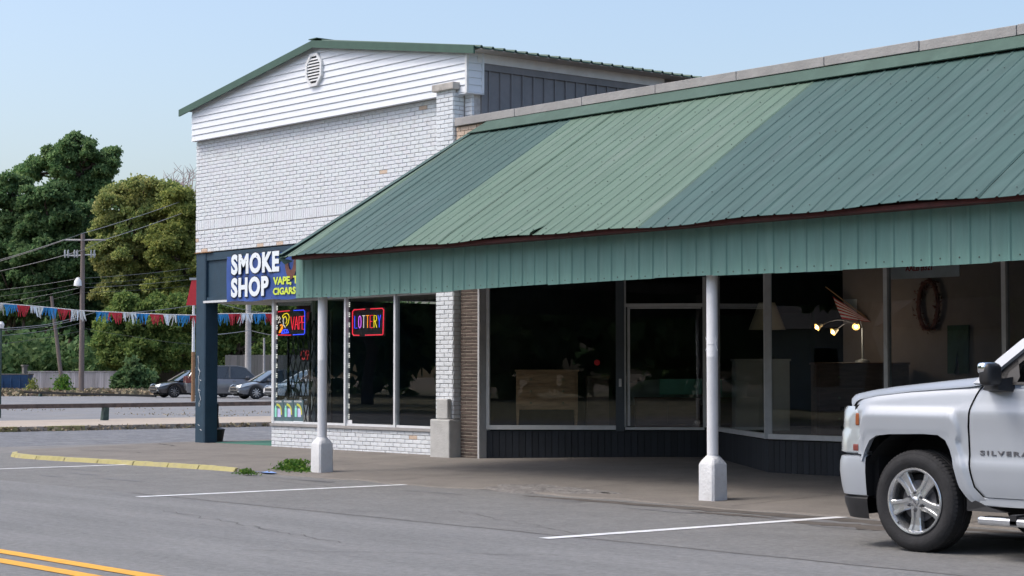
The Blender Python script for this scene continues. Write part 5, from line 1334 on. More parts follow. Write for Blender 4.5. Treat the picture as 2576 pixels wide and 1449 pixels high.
for xc in (WX, WR):
    for s in (-1, 1): wheel(tk, xc, s)
# ================================================================== FAR SIDE OF THE SIDE STREET
# steel guard rail along the car park
def rail(name, p0, p1, label, posts, zt=.62, base=.1, m='steel_rail'):
    r = empty(name, (p0[0], p0[1], base), label, 'barrier rail')
    d = Vector((p1[0] - p0[0], p1[1] - p0[1])); n = Vector((-d.y, d.x)).normalized() * .05
    q = [Vector(p0[:2]) - n, Vector(p1[:2]) - n, Vector(p1[:2]) + n, Vector(p0[:2]) + n]; za, zb = p0[2], p1[2]
    PB().hexa([(q[0].x, q[0].y, za - .07), (q[1].x, q[1].y, zb - .07), (q[2].x, q[2].y, zb - .07), (q[3].x, q[3].y, za - .07)], [(q[0].x, q[0].y, za + .05), (q[1].x, q[1].y, zb + .05), (q[2].x, q[2].y, zb + .05), (q[3].x, q[3].y, za + .05)]).to('beam', m, r, bevel=.01)
    for t in posts:
        x, y = p0[0] + d.x * t, p0[1] + d.y * t; z = za + (zb - za) * t
        PB().hexa([(x - .09, y - .09, base - .1), (x + .09, y - .09, base - .1), (x + .09, y + .09, base - .1), (x - .09, y + .09, base - .1)], [(x - .05, y - .05, z - .071), (x + .11, y - .05, z - .071), (x + .11, y + .1, z - .071), (x - .05, y + .1, z - .071)]).to('post', 'post_green', r)
    return r
g = onZ(262, 1057, .1)
# rail runs along Y at the post's X
RXX = g.x
a = onX(-60, 1018, RXX); c = onX(900, 1016, RXX)
zr = onX(262, 1019, RXX).z
rail('guard_rail', (RXX, a.y - 2, zr), (RXX, c.y + 4, zr), 'long low rusty steel rail in front of the parked cars', [(g.y - a.y + 2) / (c.y + 4 - a.y + 2), ((c.y + g.y) / 2 - a.y + 6) / (c.y + 6 - a.y), .02])
p = onZ(103, 1003, .1); p2 = onZ(396, 996, .1); q0 = atD(60, 986, 108); q1 = atD(392, 998.5, 100)
rail('guard_rail', (q0.x, q0.y, q0.z), (q1.x, q1.y, max(q1.z, .22)), 'thin dark rail sloping down in front of the wooden fence', [.13], m='liner')
q0 = atD(396, 978, 118); q1 = atD(480, 980, 118)
rail('guard_rail', (q0.x, q0.y, q0.z + .1), (q1.x, q1.y, q1.z + .1), 'short dark rail just left of the parked sedan', [-.3 + .3, .02], m='liner')
# metallic bunting
bu = empty('bunting', onX(0, 765, -50), 'string of red, silver and blue foil fringe hanging across the side street', 'bunting')
prev = None
key = [(-80, 752), (0, 763), (100, 771), (200, 781), (238, 783), (330, 787), (420, 791), (490, 793), (560, 789), (683, 788), (780, 783), (900, 772)]
def bv(u): return interp(key, u)
def bx(u): return interp([(-80, -51.5), (238, -50), (900, -46)], u)
PBn = PB(); PBn.tube([onX(u, bv(u), bx(u)) for u in range(-80, 905, 12)], .012, 5); PBn.to('rope', 'rope_white', bu)
u = -60.; ci = 0; colr = ['foil_red', 'foil_silver', 'foil_blue']
while u < 880:
    wdt = 34 if u < 500 else 31
    if 228 < u + wdt/2 < 240: u = 240
    b = PB(); n = 13
    pa, pb_ = onX(u, bv(u), bx(u)), onX(u + wdt, bv(u + wdt), bx(u + wdt)); d = pb_ - pa
    ph = random.random() * 6
    for k in range(n):
        t0, t1 = k / n, (k + 1.25) / n; L = random.uniform(.15, .36); sw = .07 * math.sin(ph + k * .5) + random.uniform(-.03, .03); o = Vector((random.uniform(-.02, .02), random.uniform(-.02, .02), 0))
        A_, B_ = pa + d * t0, pa + d * min(1, t1); w_ = (B_ - A_) * .9
        mid = Vector((0, 0, -L * .5)) + d.normalized() * sw * .4 + o; en = Vector((0, 0, -L)) + d.normalized() * sw + o * 2
        b.add([A_, B_, A_ + mid + w_ * .1, A_ + w_ + mid, A_ + en + w_ * .3, A_ + w_ * .8 + en], [(0, 1, 3, 2), (2, 3, 5, 4)])
    b.add([pa + Vector((0, .01, 0)), pb_ + Vector((0, .01, 0)), pb_ + Vector((0, .01, -.05)), pa + Vector((0, .01, -.05))], [(0, 1, 2, 3)])
    b.to('fringe', colr[ci % 3], bu, recalc=False); ci += 1; u += wdt

# ------------------------------------------------------------------ parked cars
def car(name, label, cat, paint, loc, heading, L=4.75, Wd=1.82, H=1.45, suv=False, wheelR=.33, lampy=True):
    r = empty(name, loc, label, cat, rz=math.atan2(heading[1], heading[0]))       # local +X is the nose
    h = Wd / 2; wb = L * .575; xf = L / 2 - .90; xr = xf - wb
    belt = .93 if not suv else 1.05
    # lower body: loft
    st = [(-L/2, .45, .85, .78, 0), (-L/2 + .08, .30, belt - .02, .86, 0), (-L/2 + .5, .22, belt + .02, .97, 0), (xr, .22, belt + .02, 1.0, 0), (-.3, .2, belt, 1.0, 0), (.5, .2, belt - .01, 1.0, 0), (xf - .25, .22, belt - .08, .99, 0), (xf + .3, .24, belt - .16, .95, 0), (L/2 - .22, .26, belt - .26, .88, 0), (L/2 - .04, .34, belt - .36, .78, 0), (L/2, .42, .60, .70, 0)]
    b = MB(); m = 11; xs_ = []
    import bisect
    fine = [(-L/2 + L * i / 40) for i in range(41)]
    def at(x):
        for i in range(len(st) - 1):
            if x <= st[i + 1][0] + 1e-9:
                t = (x - st[i][0]) / (st[i + 1][0] - st[i][0]); return [st[i][k] + (st[i + 1][k] - st[i][k]) * t for k in range(1, 4)]
        return st[-1][1:4]
    vs = []
    for x in fine:
        zb, zt, wf = at(x); y = h * wf
        arch = 0
        for xc in (xf, xr):
            q = abs(x - xc)
            if q < wheelR + .06: arch = max(arch, wheelR + math.sqrt((wheelR + .06) ** 2 - q * q))
        zb2 = max(zb, arch) if arch else zb
        ring = [(0, zb), (y * .8, zb), (y * .97, min(zb2, zt - .1)), (y, zb2 + (zt - zb2) * .3), (y * 1.0, zb2 + (zt - zb2) * .62), (y * .965, zb2 + (zt - zb2) * .86), (y * .90, zt - .015), (y * .80, zt), (y * .4, zt + .035), (0, zt + .045)]
        vs.append([(x, yy, z) for yy, z in ring] + [(x, -yy, z) for yy, z in ring[::-1][1:-1]])
    n = len(vs[0])
    b.add([p for q in vs for p in q], [(i * n + j, i * n + (j + 1) % n, (i + 1) * n + (j + 1) % n, (i + 1) * n + j) for i in range(40) for j in range(n)] + [tuple(range(n))[::-1], tuple(40 * n + j for j in range(n))])
    b.build('body', paint, r, smooth=38)
    # greenhouse
    if suv: gp = [(-L/2 + .12, belt), (-L/2 + .42, H - .12), (-L/2 + .9, H), (.35, H), (.75, H - .08), (1.35, belt - .02)]
    else: gp = [(-L/2 + .55, belt), (-L/2 + 1.25, H - .1), (-.45, H), (.1, H), (.45, H - .07), (1.30, belt - .04)]
    def gw(z): return h * (.92 - .26 * (z - belt) / (H - belt))
    b = MB(); vs = []
    for (x, z) in gp: vs += [(x, gw(z), z), (x, gw(z) * .6, z + .02), (x, -gw(z) * .6, z + .02), (x, -gw(z), z)]
    f = [(i * 4 + j, i * 4 + j + 1, (i + 1) * 4 + j + 1, (i + 1) * 4 + j) for i in (1, 2, 3) for j in range(3)]
    b.add(vs, f); b.build('roof', paint, r, smooth=50, recalc=False).modifiers.new('thick', 'SOLIDIFY').thickness = .03
    MB().add(vs[16:24], [(j, 1 + j, 5 + j, 4 + j) for j in range(3)]).build('windscreen', 'car_glass', r, smooth=50, recalc=False)
    MB().add(vs[:8], [(0 + j, 1 + j, 5 + j, 4 + j) for j in range(3)]).build('rear_window', 'car_glass', r, smooth=50, recalc=False)
    for s in (-1, 1):
        side = [(x, s * gw(z), z) for x, z in gp]
        MB().add(side, [tuple(range(len(side)))]).build('side_window', 'car_glass', r, recalc=False)
        b = MB()
        for i in range(len(gp) - 1):
            (xa, za), (xb, zb_) = gp[i], gp[i + 1]; b.tube([(xa, s * (gw(za) + .0), za), (xb, s * (gw(zb_) + .0), zb_)], .028, 5)
        b.box(-.12, -.04, min(s * gw(belt), s * gw(H)) , max(s * gw(belt), s * gw(H)), belt, H - .02)
        b.build('pillar', paint, r)
        MB().box(.75, .93, min(s * (h - .02), s * (h + .16)), max(s * (h - .02), s * (h + .16)), belt - .02, belt + .11).build('mirror', paint, r, bevel=.02)
        for xh in (.25, -.75): MB().box(xh - .18, xh - .02, min(s * (h - .01), s * (h + .025)), max(s * (h - .01), s * (h + .025)), belt - .17, belt - .13).build('handle', 'chrome', r)
        # lamps
        q = MB().add([(L/2 - .62, s * h * .955, belt - .22), (L/2 - .10, s * h * .80, belt - .37), (L/2 + .005, s * h * .55, belt - .38), (L/2 + .005, s * h * .52, belt - .27), (L/2 - .20, s * h * .78, belt - .19)], [(0, 1, 4), (1, 2, 3, 4)]); q.build('headlight', 'lens_clear', r, recalc=False).modifiers.new('thick', 'SOLIDIFY').thickness = .05
        y0, y1 = sorted((s * h * .62, s * h * .93)); MB().box(-L/2 - .01, -L/2 + .28, y0, y1 + .0, belt - .25, belt - .02 + (.12 if suv else 0)).build('tail_light', 'red_lens', r, bevel=.02)
        y0, y1 = sorted((s * h * .6, s * h * .78)); MB().box(L/2 - .06, L/2 - .01, y0, y1, .36, .44).build('fog_lamp', 'lens_clear', r)
        for xc in (xf, xr):
            wr = empty('wheel', (0, 0, 0)); wr.parent = r; wr.location = (xc, s * (h - .1), wheelR)
            if s < 0: wr.rotation_euler = (0, 0, math.pi)
            MB().lathe([(wheelR * .68, .09), (wheelR * .72, .11), (wheelR * .95, .105), (wheelR, .07), (wheelR, -.07), (wheelR * .95, -.105), (wheelR * .68, -.1)], 28, 'Y').build('tyre', 'tyre', wr, smooth=True)
            b = MB().lathe([(wheelR * .7, .09), (wheelR * .66, .10), (wheelR * .62, .06), (wheelR * .6, -.05)], 28, 'Y')
            for k in range(9):
                a_ = 2 * math.pi * k / 9; c_, s_ = math.cos(a_), math.sin(a_); t = Vector((-s_, 0, c_)) * .022
                p0, p1 = Vector((c_ * .03, .095, s_ * .03)), Vector((c_ * wheelR * .66, .085, s_ * wheelR * .66)); b.add([p0 - t, p1 - t, p1 + t, p0 + t], [(0, 1, 2, 3)])
            b.disc(.06, 12, 'Y', (0, .1, 0)); b.build('rim', 'rim_alu', wr, recalc=False)
            MB().disc(wheelR * .62, 20, 'Y', (0, .03, 0)).build('wheel_well_plate', 'liner', wr, recalc=False)
        MB().box(-L/2 + .5, L/2 - .6, min(s * (h - .02), s * (h - .05)), max(s * (h - .02), s * (h - .05)), .2, .26).build('sill', 'trim_black', r)
    MB().box(L/2 - .05, L/2 + .012, -.42, .42, .46, belt - .34).build('grille', 'trim_black', r, bevel=.01)
    MB().box(L/2 - .0, L/2 + .02, -.45, .45, belt - .345, belt - .325).box(L/2 - 0, L/2 + .02, -.45, .45, .455, .47).build('grille_trim', 'chrome', r)
    MB().box(L/2 - .12, L/2 - .01, -.5, .5, .28, .38).build('air_intake', 'trim_black', r)
    MB().box(-L/2 + .3, L/2 - .3, -h + .15, h - .15, .16, .4).build('underbody', 'liner', r)
    MB().box(-1.2, .4, -h + .25, h - .25, .4, belt + .12).build('seats', 'trim_black', r, bevel=.05)
    return r
def cdir(r_, f_): v = RT * r_ + F0 * f_; return (v.x, v.y)
def on_lot(u, v): return onZ(u, v, .1)
def cd(u, dist): p = atD(u, 938, dist); return (p.x, p.y, .1)
car('sedan', 'dark brown grey sedan parked nose left behind the low rail, leftmost of the parked cars', 'car', 'car_dark', cd(493, 103.), cdir(-.87, -.50), 4.85, 1.83, 1.47)
car('station_wagon', 'grey sport utility car facing right behind the blue pillar', 'car', 'car_mid', cd(578, 100.5), cdir(.97, .24), 4.7, 1.85, 1.68, suv=True, wheelR=.37)
car('sedan', 'mid grey sedan with chrome grille seen between the pillar and the shop window', 'car', 'car_grey', cd(699, 97.), cdir(-.88, -.48), 4.8, 1.84, 1.46)
car('sedan', 'white sedan seen through the corner glass of the smoke shop', 'car', 'car_white', cd(792, 92.), cdir(-.88, -.48), 4.8, 1.84, 1.46)

# ------------------------------------------------------------------ fences
def fence(name, label, u0, u1, dist0, dist1, vtop, vbase, m, wbd=.14, cap=False, sections=None):
    A, B = atD(u0, 938, dist0), atD(u1, 938, dist1); d = (B - A); L = d.length; rz = math.atan2(d.y, d.x)
    zt = CAMH + (938 - vtop) * dist0 / FPX; r = empty(name, (A.x, A.y, 0), label, 'fence', rz=rz)
    ns = max(1, int(L / 2.4)); k = 0
    for i in range(ns):
        x0, x1 = L * i / ns, L * (i + 1) / ns; b = MB(); x = x0
        while x < x1 - .02:
            hgt = zt + random.uniform(-.02, .02); b.box(x + .006, min(x + wbd, x1) - .002, random.uniform(-.01, .01), .02, .0, hgt); x += wbd
        b.box(x0, x1, .021, .06, .35, .45); b.box(x0, x1, .021, .06, zt - .4, zt - .3)
        b.build('board_panel', m, r, kind='stuff' if False else None)
        if cap: MB().box(x0 - .0, x1, -.05, .06, zt + .02, zt + .07).build('cap_rail', m, r)
    return r
fence('wooden_fence', 'weathered grey board fence with a cap rail behind the utility pole', 70, 326, 137, 137, 936, 988, 'fence_wood', cap=True)
fence('wooden_fence', 'dark board fence in shade behind the leftmost sedan', 372, 560, 141, 141, 929, 985, 'fence_wood_dark')  # shade on this fence is put into the darker wood colour
fence('wooden_fence', 'tall grey picket fence with gaps behind the parked cars and pale pole', 566, 800, 128, 128, 893, 985, 'fence_wood_dark', wbd=.2)
r = empty('fence_post', cd(62, 134), 'square post with a light on top at the left end of the board fence', 'post')
MB().box(-.14, .14, -.14, .14, 0, 1.8).box(-.2, .2, -.2, .2, 1.8, 1.9).build('post', 'fence_wood_dark', r)
# dumpster
A = atD(-6, 938, 132); r = empty('dumpster', (A.x, A.y, .08), 'blue steel dumpster at the left edge in front of the fence', 'dumpster', rz=math.atan2(RT.y, RT.x) + .05)
MB().hexa([(-.6, 0, .25), (2.0, 0, .25), (2.0, 1.6, .25), (-.6, 1.6, .25)], [(-.7, -.12, 1.22), (2.12, -.12, 1.22), (2.12, 1.7, 1.22), (-.7, 1.7, 1.22)]).build('bin', 'dumpster', r)
MB().box(-.55, 1.95, .1, 1.5, .0, .249).build('base', 'trim_black', r); MB().box(-.75, 2.16, -.15, 1.75, 1.221, 1.30).build('lid', 'fence_wood_dark', r)
for x in (-.3, .3, .9, 1.5): MB().box(x, x + .08, -.12, -.02, .3, 1.2).build('rib', 'dumpster', r)

# ------------------------------------------------------------------ poles and wires
def pole(name, label, u, vb, vt, w_, m, lean=0, dist=None, cat='utility pole'):
    D_ = dist or (CAMH) * FPX / (vb - YH); B = atD(u, 938, D_); H = CAMH + (938 - vt) * D_ / FPX; r = empty(name, (B.x, B.y, 0), label, cat, rz=math.atan2(RT.y, RT.x))
    MB().tube([(0, 0, -.1), (lean * .5, 0, H / 2), (lean, 0, H)], [w_, w_ * .88, w_ * .72], 12).build('pole', m, r, smooth=True); return r, D_, H
P, D1, H1 = pole('utility_pole', 'tall wooden utility pole with cross arm and cutouts before the board fence', 205, 998, 588, .17, 'pole_wood')
k1 = D1 / FPX     # metres per pixel at the pole
def px(u, v): return ((u - 205) * k1, 0, CAMH + (938 - v) * k1)
MB().tube([px(160, 603), px(262, 603)], .06, 6).build('cross_arm', 'pole_grey', P)
MB().tube([px(158, 641), px(188, 643), px(205, 641), px(238, 640)], .05, 6).build('equipment_bracket', 'galv', P)
for u in (160, 168, 184, 191, 226, 234):
    MB().tube([px(u, 648), px(u + 1, 643), px(u, 632), px(u + 1, 628)], [.03, .07, .05, .04], 6).build('cutout', 'galv', P, smooth=True)
q = MB().lathe([(0, 0), (.28, .05), (.25, .35), (.1, .55), (0, .56)], 14, 'Z', Vector(px(195, 721))); q.build('lamp', 'white_trim', P, smooth=True); MB().tube([px(195, 712), px(205, 715)], .04, 6).build('lamp_arm', 'galv', P)
pole('utility_pole', 'short leaning dark pole left of the tall utility pole', 160, 990, 745, .15, 'pole_wood', lean=-.9)
Pb, Db, Hb = pole('utility_pole', 'thin far utility pole in the shade of the dark trees', 58, 979, 640, .14, 'pole_wood', dist=150)
kb = Db / FPX; MB().tube([((40 - 58) * kb, 0, CAMH + (938 - 637) * kb), ((64 - 58) * kb, 0, CAMH + (938 - 640) * kb)], .06, 6).build('cross_arm', 'pole_grey', Pb)
pole('concrete_pole', 'pale grey pole behind the cars, seen under the corner of the smoke shop', 624, 985, 700, .21, 'pole_grey', dist=118)
pole('concrete_pole', 'small white lamp post further back behind the pale pole', 664, 985, 850, .08, 'pole_grey', dist=124)
r, Dg, Hg = pole('flag_pole', 'white and rusty sign pole just left of the blue pillar', 486, 960, 764, .085, 'white_trim', dist=88, cat='sign pole')
MB().tube([(0, 0, 0), (0, 0, 2.4)], .09, 10).build('rusty_sleeve', 'rust', r, smooth=True)
r = empty('red_sign', atD(486, 770, 87), 'red slanted sign panel beside the blue pillar', 'sign', rz=math.atan2(RT.y, RT.x)); kk = 87 / FPX
def rp(u, v, y=0): return ((u - 486) * kk, y, (770 - v) * kk)
b = MB(); poly = [(469, 768), (471, 758), (482, 706), (500, 704), (530, 768)]
b.prism([((u - 486) * kk, (770 - v) * kk) for u, v in poly], -.1, .1, 'Y').build('panel', 'sign_red', r)
MB().box((477 - 486) * kk, .3, -.12, .12, (770 - 705) * kk + .01, (770 - 699) * kk).build('cap', 'galv', r)
G0 = atD(1, 938, 56); r = empty('lamp_post', (G0.x, G0.y, .1), 'thin green post with a small white lamp at the far left edge', 'lamp post')
MB().tube([(0, 0, 0), (0, 0, CAMH + (938 - 822) * 56 / FPX - .1)], .035, 8).build('post', 'post_green', r); MB().lathe([(0, 0), (.08, 0), (.1, .12), (.05, .2), (0, .2)], 10, 'Z', (0, 0, CAMH + (938 - 826) * 56 / FPX - .1)).build('lamp', 'white_trim', r)
# crossarm peeping out behind the brick wall
r, Dc, Hc = pole('utility_pole', 'far utility pole hidden by the brick wall, only its cross arm showing', 515, 985, 520, .17, 'pole_wood', dist=150)
kc = Dc / FPX; MB().box((441 - 515) * kc, (530 - 515) * kc, -.06, .06, CAMH + (938 - 550.5) * kc, CAMH + (938 - 546.5) * kc).build('cross_arm', 'pole_grey', r)
for u in (443, 470, 477): MB().tube([((u - 515) * kc, 0, CAMH + (938 - 547) * kc), ((u - 515) * kc, 0, CAMH + (938 - 541) * kc)], .05, 6).build('insulator', 'galv', r)
def wire(label, pts, dist, rad=.022, m='wire', group='overhead wires of the utility poles'):
    out = []
    for i in range(len(pts) - 1):
        (u0, v0), (u1, v1) = pts[i], pts[i + 1]; d0 = dist[i] if isinstance(dist, (list, tuple)) else dist; d1 = dist[i + 1] if isinstance(dist, (list, tuple)) else dist
        for t in [k / 8 for k in range(8 + (i == len(pts) - 2))]:
            out.append(atD(u0 + (u1 - u0) * t, v0 + (v1 - v0) * t + 4 * t * (1 - t) * abs(u1 - u0) * .012, d0 + (d1 - d0) * t))
    o = MB(); c = out[0]; o.tube([p - c for p in out], rad * .62, 4); o = o.build('overhead_wire', m, None, loc=c, recalc=False); tag(o, label, 'wire', group)
D = D1
wire('pair of top wires rising to the cross arm end from the left edge, upper one', [(-40, 664), (160, 603), (205, 588), (500, 490)], [D + 30, D, D, D + 35], .03)
wire('top wire to the left end of the cross arm, lower one', [(-40, 668), (162, 604), (262, 602)], [D + 30, D, D], .03)
wire('wire from the left edge past the cutouts and on to the brick wall', [(-40, 690), (205, 630), (262, 603), (500, 520)], [D + 30, D, D, D + 35], .03)
wire('wire from the pole top towards the brick wall', [(262, 603), (443, 541), (520, 515)], [D, D + 33, D + 36], .026)
for i, (a0, a1, a2) in enumerate([(735, 708, 672), (752, 722, 688), (770, 732, 700), (790, 744, 716)]):
    wire(['highest', 'second', 'third', 'lowest'][i] + ' of four thin wires crossing the pole at lamp height', [(-40, a0 - 2), (200, a1 - 8), (500, a2)], [D + 30, D, D + 30], .016, 'wire_dark' if i % 2 else 'wire')
wire('bright cable sagging from the left edge up behind the bunting', [(-30, 828), (120, 816), (238, 786)], [100, 104, D], .03)
wire('second bright cable just under the sagging cable', [(-30, 833), (120, 820), (210, 800)], [100, 104, D], .022)
wire('low cable sagging under the bunting left of the pole', [(-30, 846), (100, 834), (205, 812)], [100, 106, D], .018)
wire('lowest cable at the left, crossing the leaning pole', [(-30, 868), (90, 853), (205, 832)], [100, 106, D], .018, 'wire_dark')
wire('cable from the sign pole top down to the bunting', [(330, 786), (486, 768)], [60, 87], .016)
wire('upper pale cable seen under the porch of the smoke shop', [(548, 762), (624, 781), (700, 790)], [80, 100, 118], .02)
wire('lower pale cable seen under the porch of the smoke shop', [(540, 842), (628, 831), (700, 846)], [90, 118, 118], .03)
wire('dark cable running right from the tall pole below the bunting', [(205, 824), (330, 846), (500, 868)], [D, D + 5, D + 15], .016, 'wire_dark')

# ================================================================== TREES
def leaf_mesh(name, centres, size, m, flat_=.5, tri=False):
    n = len(centres); a = rng.normal(size=(n, 3)); a /= np.linalg.norm(a, axis=1)[:, None]
    up = rng.normal(size=(n, 3)); up[:, 2] += flat_; b = np.cross(a, up); b /= np.linalg.norm(b, axis=1)[:, None] + 1e-9
    s = size * rng.uniform(.55, 1.25, n)[:, None]; a = a * s; b = b * s * .7
    c = np.asarray(centres); V = np.stack([c - a, c + b * .9, c + a, c - b * .9], 1).reshape(-1, 3)
    me = bpy.data.meshes.new(name); me.vertices.add(4 * n); me.loops.add(4 * n); me.polygons.add(n)
    me.vertices.foreach_set('co', V.ravel()); me.loops.foreach_set('vertex_index', np.arange(4 * n)); me.polygons.foreach_set('loop_start', np.arange(n) * 4); me.polygons.foreach_set('loop_total', np.full(n, 4))
    me.materials.append(M[m]); me.update(); me.validate(); return me
def crown_points(lobes, n, shell=.55, clump=10, csize=.5, flatz=.62):
    """lobes: (x, y, z, rx, ry, rz). Each lobe carries many boughs (small flattened domes of leaves) with gaps between them"""
    L = np.array(lobes, float); w_ = L[:, 3] * L[:, 5]; w_ = w_ / w_.sum()
    nb = max(10, int(sum(l[3] * l[5] for l in lobes) * 3.0 / (csize + .2) ** 2)); which = rng.choice(len(lobes), nb, p=w_); Lb = L[which]
    d = rng.normal(size=(nb, 3)); d[:, 2] += .15; d /= np.linalg.norm(d, axis=1)[:, None]
    rad = rng.uniform(shell, 1.12, nb); c = Lb[:, :3] + d * Lb[:, 3:] * rad[:, None]
    br = csize * rng.uniform(.7, 1.9, nb)
    which = rng.choice(nb, n, p=br ** 2 / (br ** 2).sum()); q = rng.normal(size=(n, 3)); q /= np.linalg.norm(q, axis=1)[:, None]
    q[:, 2] = np.where(q[:, 2] < -.1, -q[:, 2] * .8, q[:, 2]); rr = rng.uniform(.45, 1.0, n) ** .5
    p = c[which] + q * (br[which] * rr)[:, None] * np.array([1, 1, flatz]) + rng.normal(size=(n, 3)) * .13
    return p
def branch(b, p0, p1, r0, r1, n=5, sag=.3):
    p0, p1 = Vector(p0), Vector(p1); pts = []; rs = []
    for i in range(n + 1):
        t = i / n; q = p0.lerp(p1, t) + Vector((random.uniform(-sag, sag), random.uniform(-sag, sag), random.uniform(-sag, sag) * .5)) * (t * (1 - t) * 2); pts.append(q); rs.append(r0 + (r1 - r0) * t)
    b.tube(pts, rs, 7); return pts
def tree(name, label, u, dist, lobes_px, n, m, size, trunk_r=.3, trunk_top=None, group=None, clump=10, csize=.5, flatz=.7, bark='bark', depth=1.0, shell=.5, vb=None):
    """lobes_px: (u, v, ru, rv) in photo pixels at the tree's distance"""
    k = dist / FPX; B = atD(u, 938, dist); r = empty(name, (B.x, B.y, 0), label, 'tree', group, rz=math.atan2(RT.y, RT.x)); lobes = []
    for (lu, lv, ru, rv) in lobes_px:
        rx, rz = ru * k, rv * k; lobes.append(((lu - u) * k, random.uniform(-.5, .5) * rx * depth, CAMH + (938 - lv) * k, rx, max(rx * .9, 1) * depth, rz))
    o = link(leaf_mesh('crown', crown_points(lobes, n, shell, clump, csize, flatz), size, m), 'crown', r)
    zt = trunk_top or (max(l[2] for l in lobes)); b = MB(); top = Vector((random.uniform(-.4, .4), 0, zt)); tp = branch(b, (0, 0, -.2), top, trunk_r, trunk_r * .25, 7, .5)
    for l in lobes:
        base = tp[min(len(tp) - 2, max(2, int(len(tp) * min(.9, (l[2] - l[5] * .6) / zt))))]
        for q in range(3): branch(b, base, (l[0] + random.uniform(-.5, .5) * l[3], l[1] + random.uniform(-.5, .5) * l[4], l[2] + random.uniform(-.3, .6) * l[5]), trunk_r * .4, .04, 5, .6)
    b.build('trunk', bark, r, smooth=True, recalc=False); return r
tree('pine_tree', 'tall dark green pine rising above all the other trees on the left', 178, 158,
     [(178, 368, 62, 24), (140, 395, 55, 26), (225, 392, 48, 30), (268, 415, 28, 34), (90, 412, 38, 18), (165, 430, 50, 30), (215, 450, 60, 30), (75, 440, 28, 14), (255, 465, 36, 28), (150, 480, 55, 28), (230, 500, 50, 30), (180, 345, 26, 14), (275, 400, 16, 22), (190, 555, 60, 40), (120, 520, 45, 30)], 90000, 'leaf_pine', .15, .42, clump=26, csize=.38, flatz=.9, shell=.3)
tree('evergreen_tree', 'broad dark evergreen at the far left edge below the pine', 15, 150, [(15, 490, 60, 42), (-20, 540, 60, 60), (50, 545, 55, 60), (20, 620, 75, 70), (40, 720, 70, 60), (-20, 700, 60, 80), (30, 800, 60, 60)], 52000, 'leaf_dark', .18, .35, clump=18, csize=.48)
tree('evergreen_tree', 'dark evergreen directly under the pine crown', 115, 148, [(110, 520, 62, 45), (80, 590, 60, 55), (150, 590, 60, 55), (110, 670, 75, 60), (160, 690, 60, 60), (90, 760, 60, 60), (150, 790, 60, 60)], 52000, 'leaf_dark', .18, .35, clump=18, csize=.48)
tree('evergreen_tree', 'dark evergreen between the pine and the yellowing tree', 205, 152, [(205, 560, 50, 50), (190, 640, 60, 55), (230, 650, 40, 60), (210, 740, 60, 60), (190, 820, 60, 60), (240, 800, 50, 70)], 42000, 'leaf_dark', .18, .3, clump=18, csize=.48)
tree('maple_tree', 'large yellowing broadleaf tree in the middle of the wood', 345, 146, [(345, 492, 62, 36), (295, 520, 55, 40), (395, 505, 50, 36), (265, 570, 45, 50), (340, 570, 80, 55), (410, 570, 60, 55), (270, 650, 45, 50), (330, 660, 75, 60), (405, 660, 70, 60), (300, 740, 60, 45), (380, 750, 70, 50)], 120000, 'leaf_autumn', .14, .4, clump=20, csize=.4, flatz=.95)
tree('maple_tree', 'olive green broadleaf tree beside the smoke shop wall', 450, 143, [(450, 520, 50, 45), (480, 570, 50, 60), (430, 620, 50, 50), (465, 680, 60, 60), (430, 740, 55, 50), (490, 760, 50, 60), (450, 820, 60, 50)], 85000, 'leaf_olive', .14, .35, clump=20, csize=.4, flatz=.95)
tree('maple_tree', 'fresh green lower tree hanging over the fence beside the sedan', 345, 138, [(330, 790, 60, 45), (400, 800, 60, 45), (290, 850, 45, 45), (350, 870, 70, 45), (425, 880, 55, 45), (300, 905, 40, 32), (370, 925, 50, 28), (460, 905, 45, 35), (450, 790, 55, 40)], 95000, 'leaf_green', .14, .3, clump=20, csize=.38, flatz=.9)
tree('maple_tree', 'dark leafy tree seen under the porch of the smoke shop', 600, 140, [(590, 790, 60, 50), (650, 800, 55, 50), (560, 860, 50, 50), (620, 880, 60, 45), (700, 820, 60, 60), (580, 930, 50, 40), (690, 900, 55, 50), (760, 830, 60, 70), (840, 820, 60, 80)], 56000, 'leaf_green', .16, .3, clump=20, csize=.5)
tree('maple_tree', 'tall olive tree hidden behind the smoke shop, its leaves seen beyond the pale pole', 560, 165, [(540, 700, 60, 80), (600, 720, 60, 60), (680, 740, 60, 60), (520, 600, 50, 60)], 22000, 'leaf_olive', .2, .35, clump=18)
# bare twiggy crown
k = 150 / FPX; B = atD(455, 938, 150); r = empty('bare_tree', (B.x, B.y, 0), 'pale leafless twigs of a tree showing above the yellowing crown', 'tree', rz=math.atan2(RT.y, RT.x)); b = MB()
branch(b, (0, 0, 0), (0, 0, 14), .25, .12)
for i in range(70):
    e = (random.uniform(-45, 40), random.uniform(432, 520)); z1 = CAMH + (938 - e[1]) * k; p = branch(b, (random.uniform(-.6, .6), random.uniform(-1, 1), random.uniform(9, 13)), (e[0] * k, random.uniform(-1.5, 1.5), z1), .06, .02, 4, .5)
    for j in range(4): q = p[-1 - j % 3]; branch(b, q, (q.x + random.uniform(-.8, .8), q.y, q.z + random.uniform(.1, .9)), .025, .012, 2, .2)
b.build('branches', 'bark_pale', r, recalc=False)
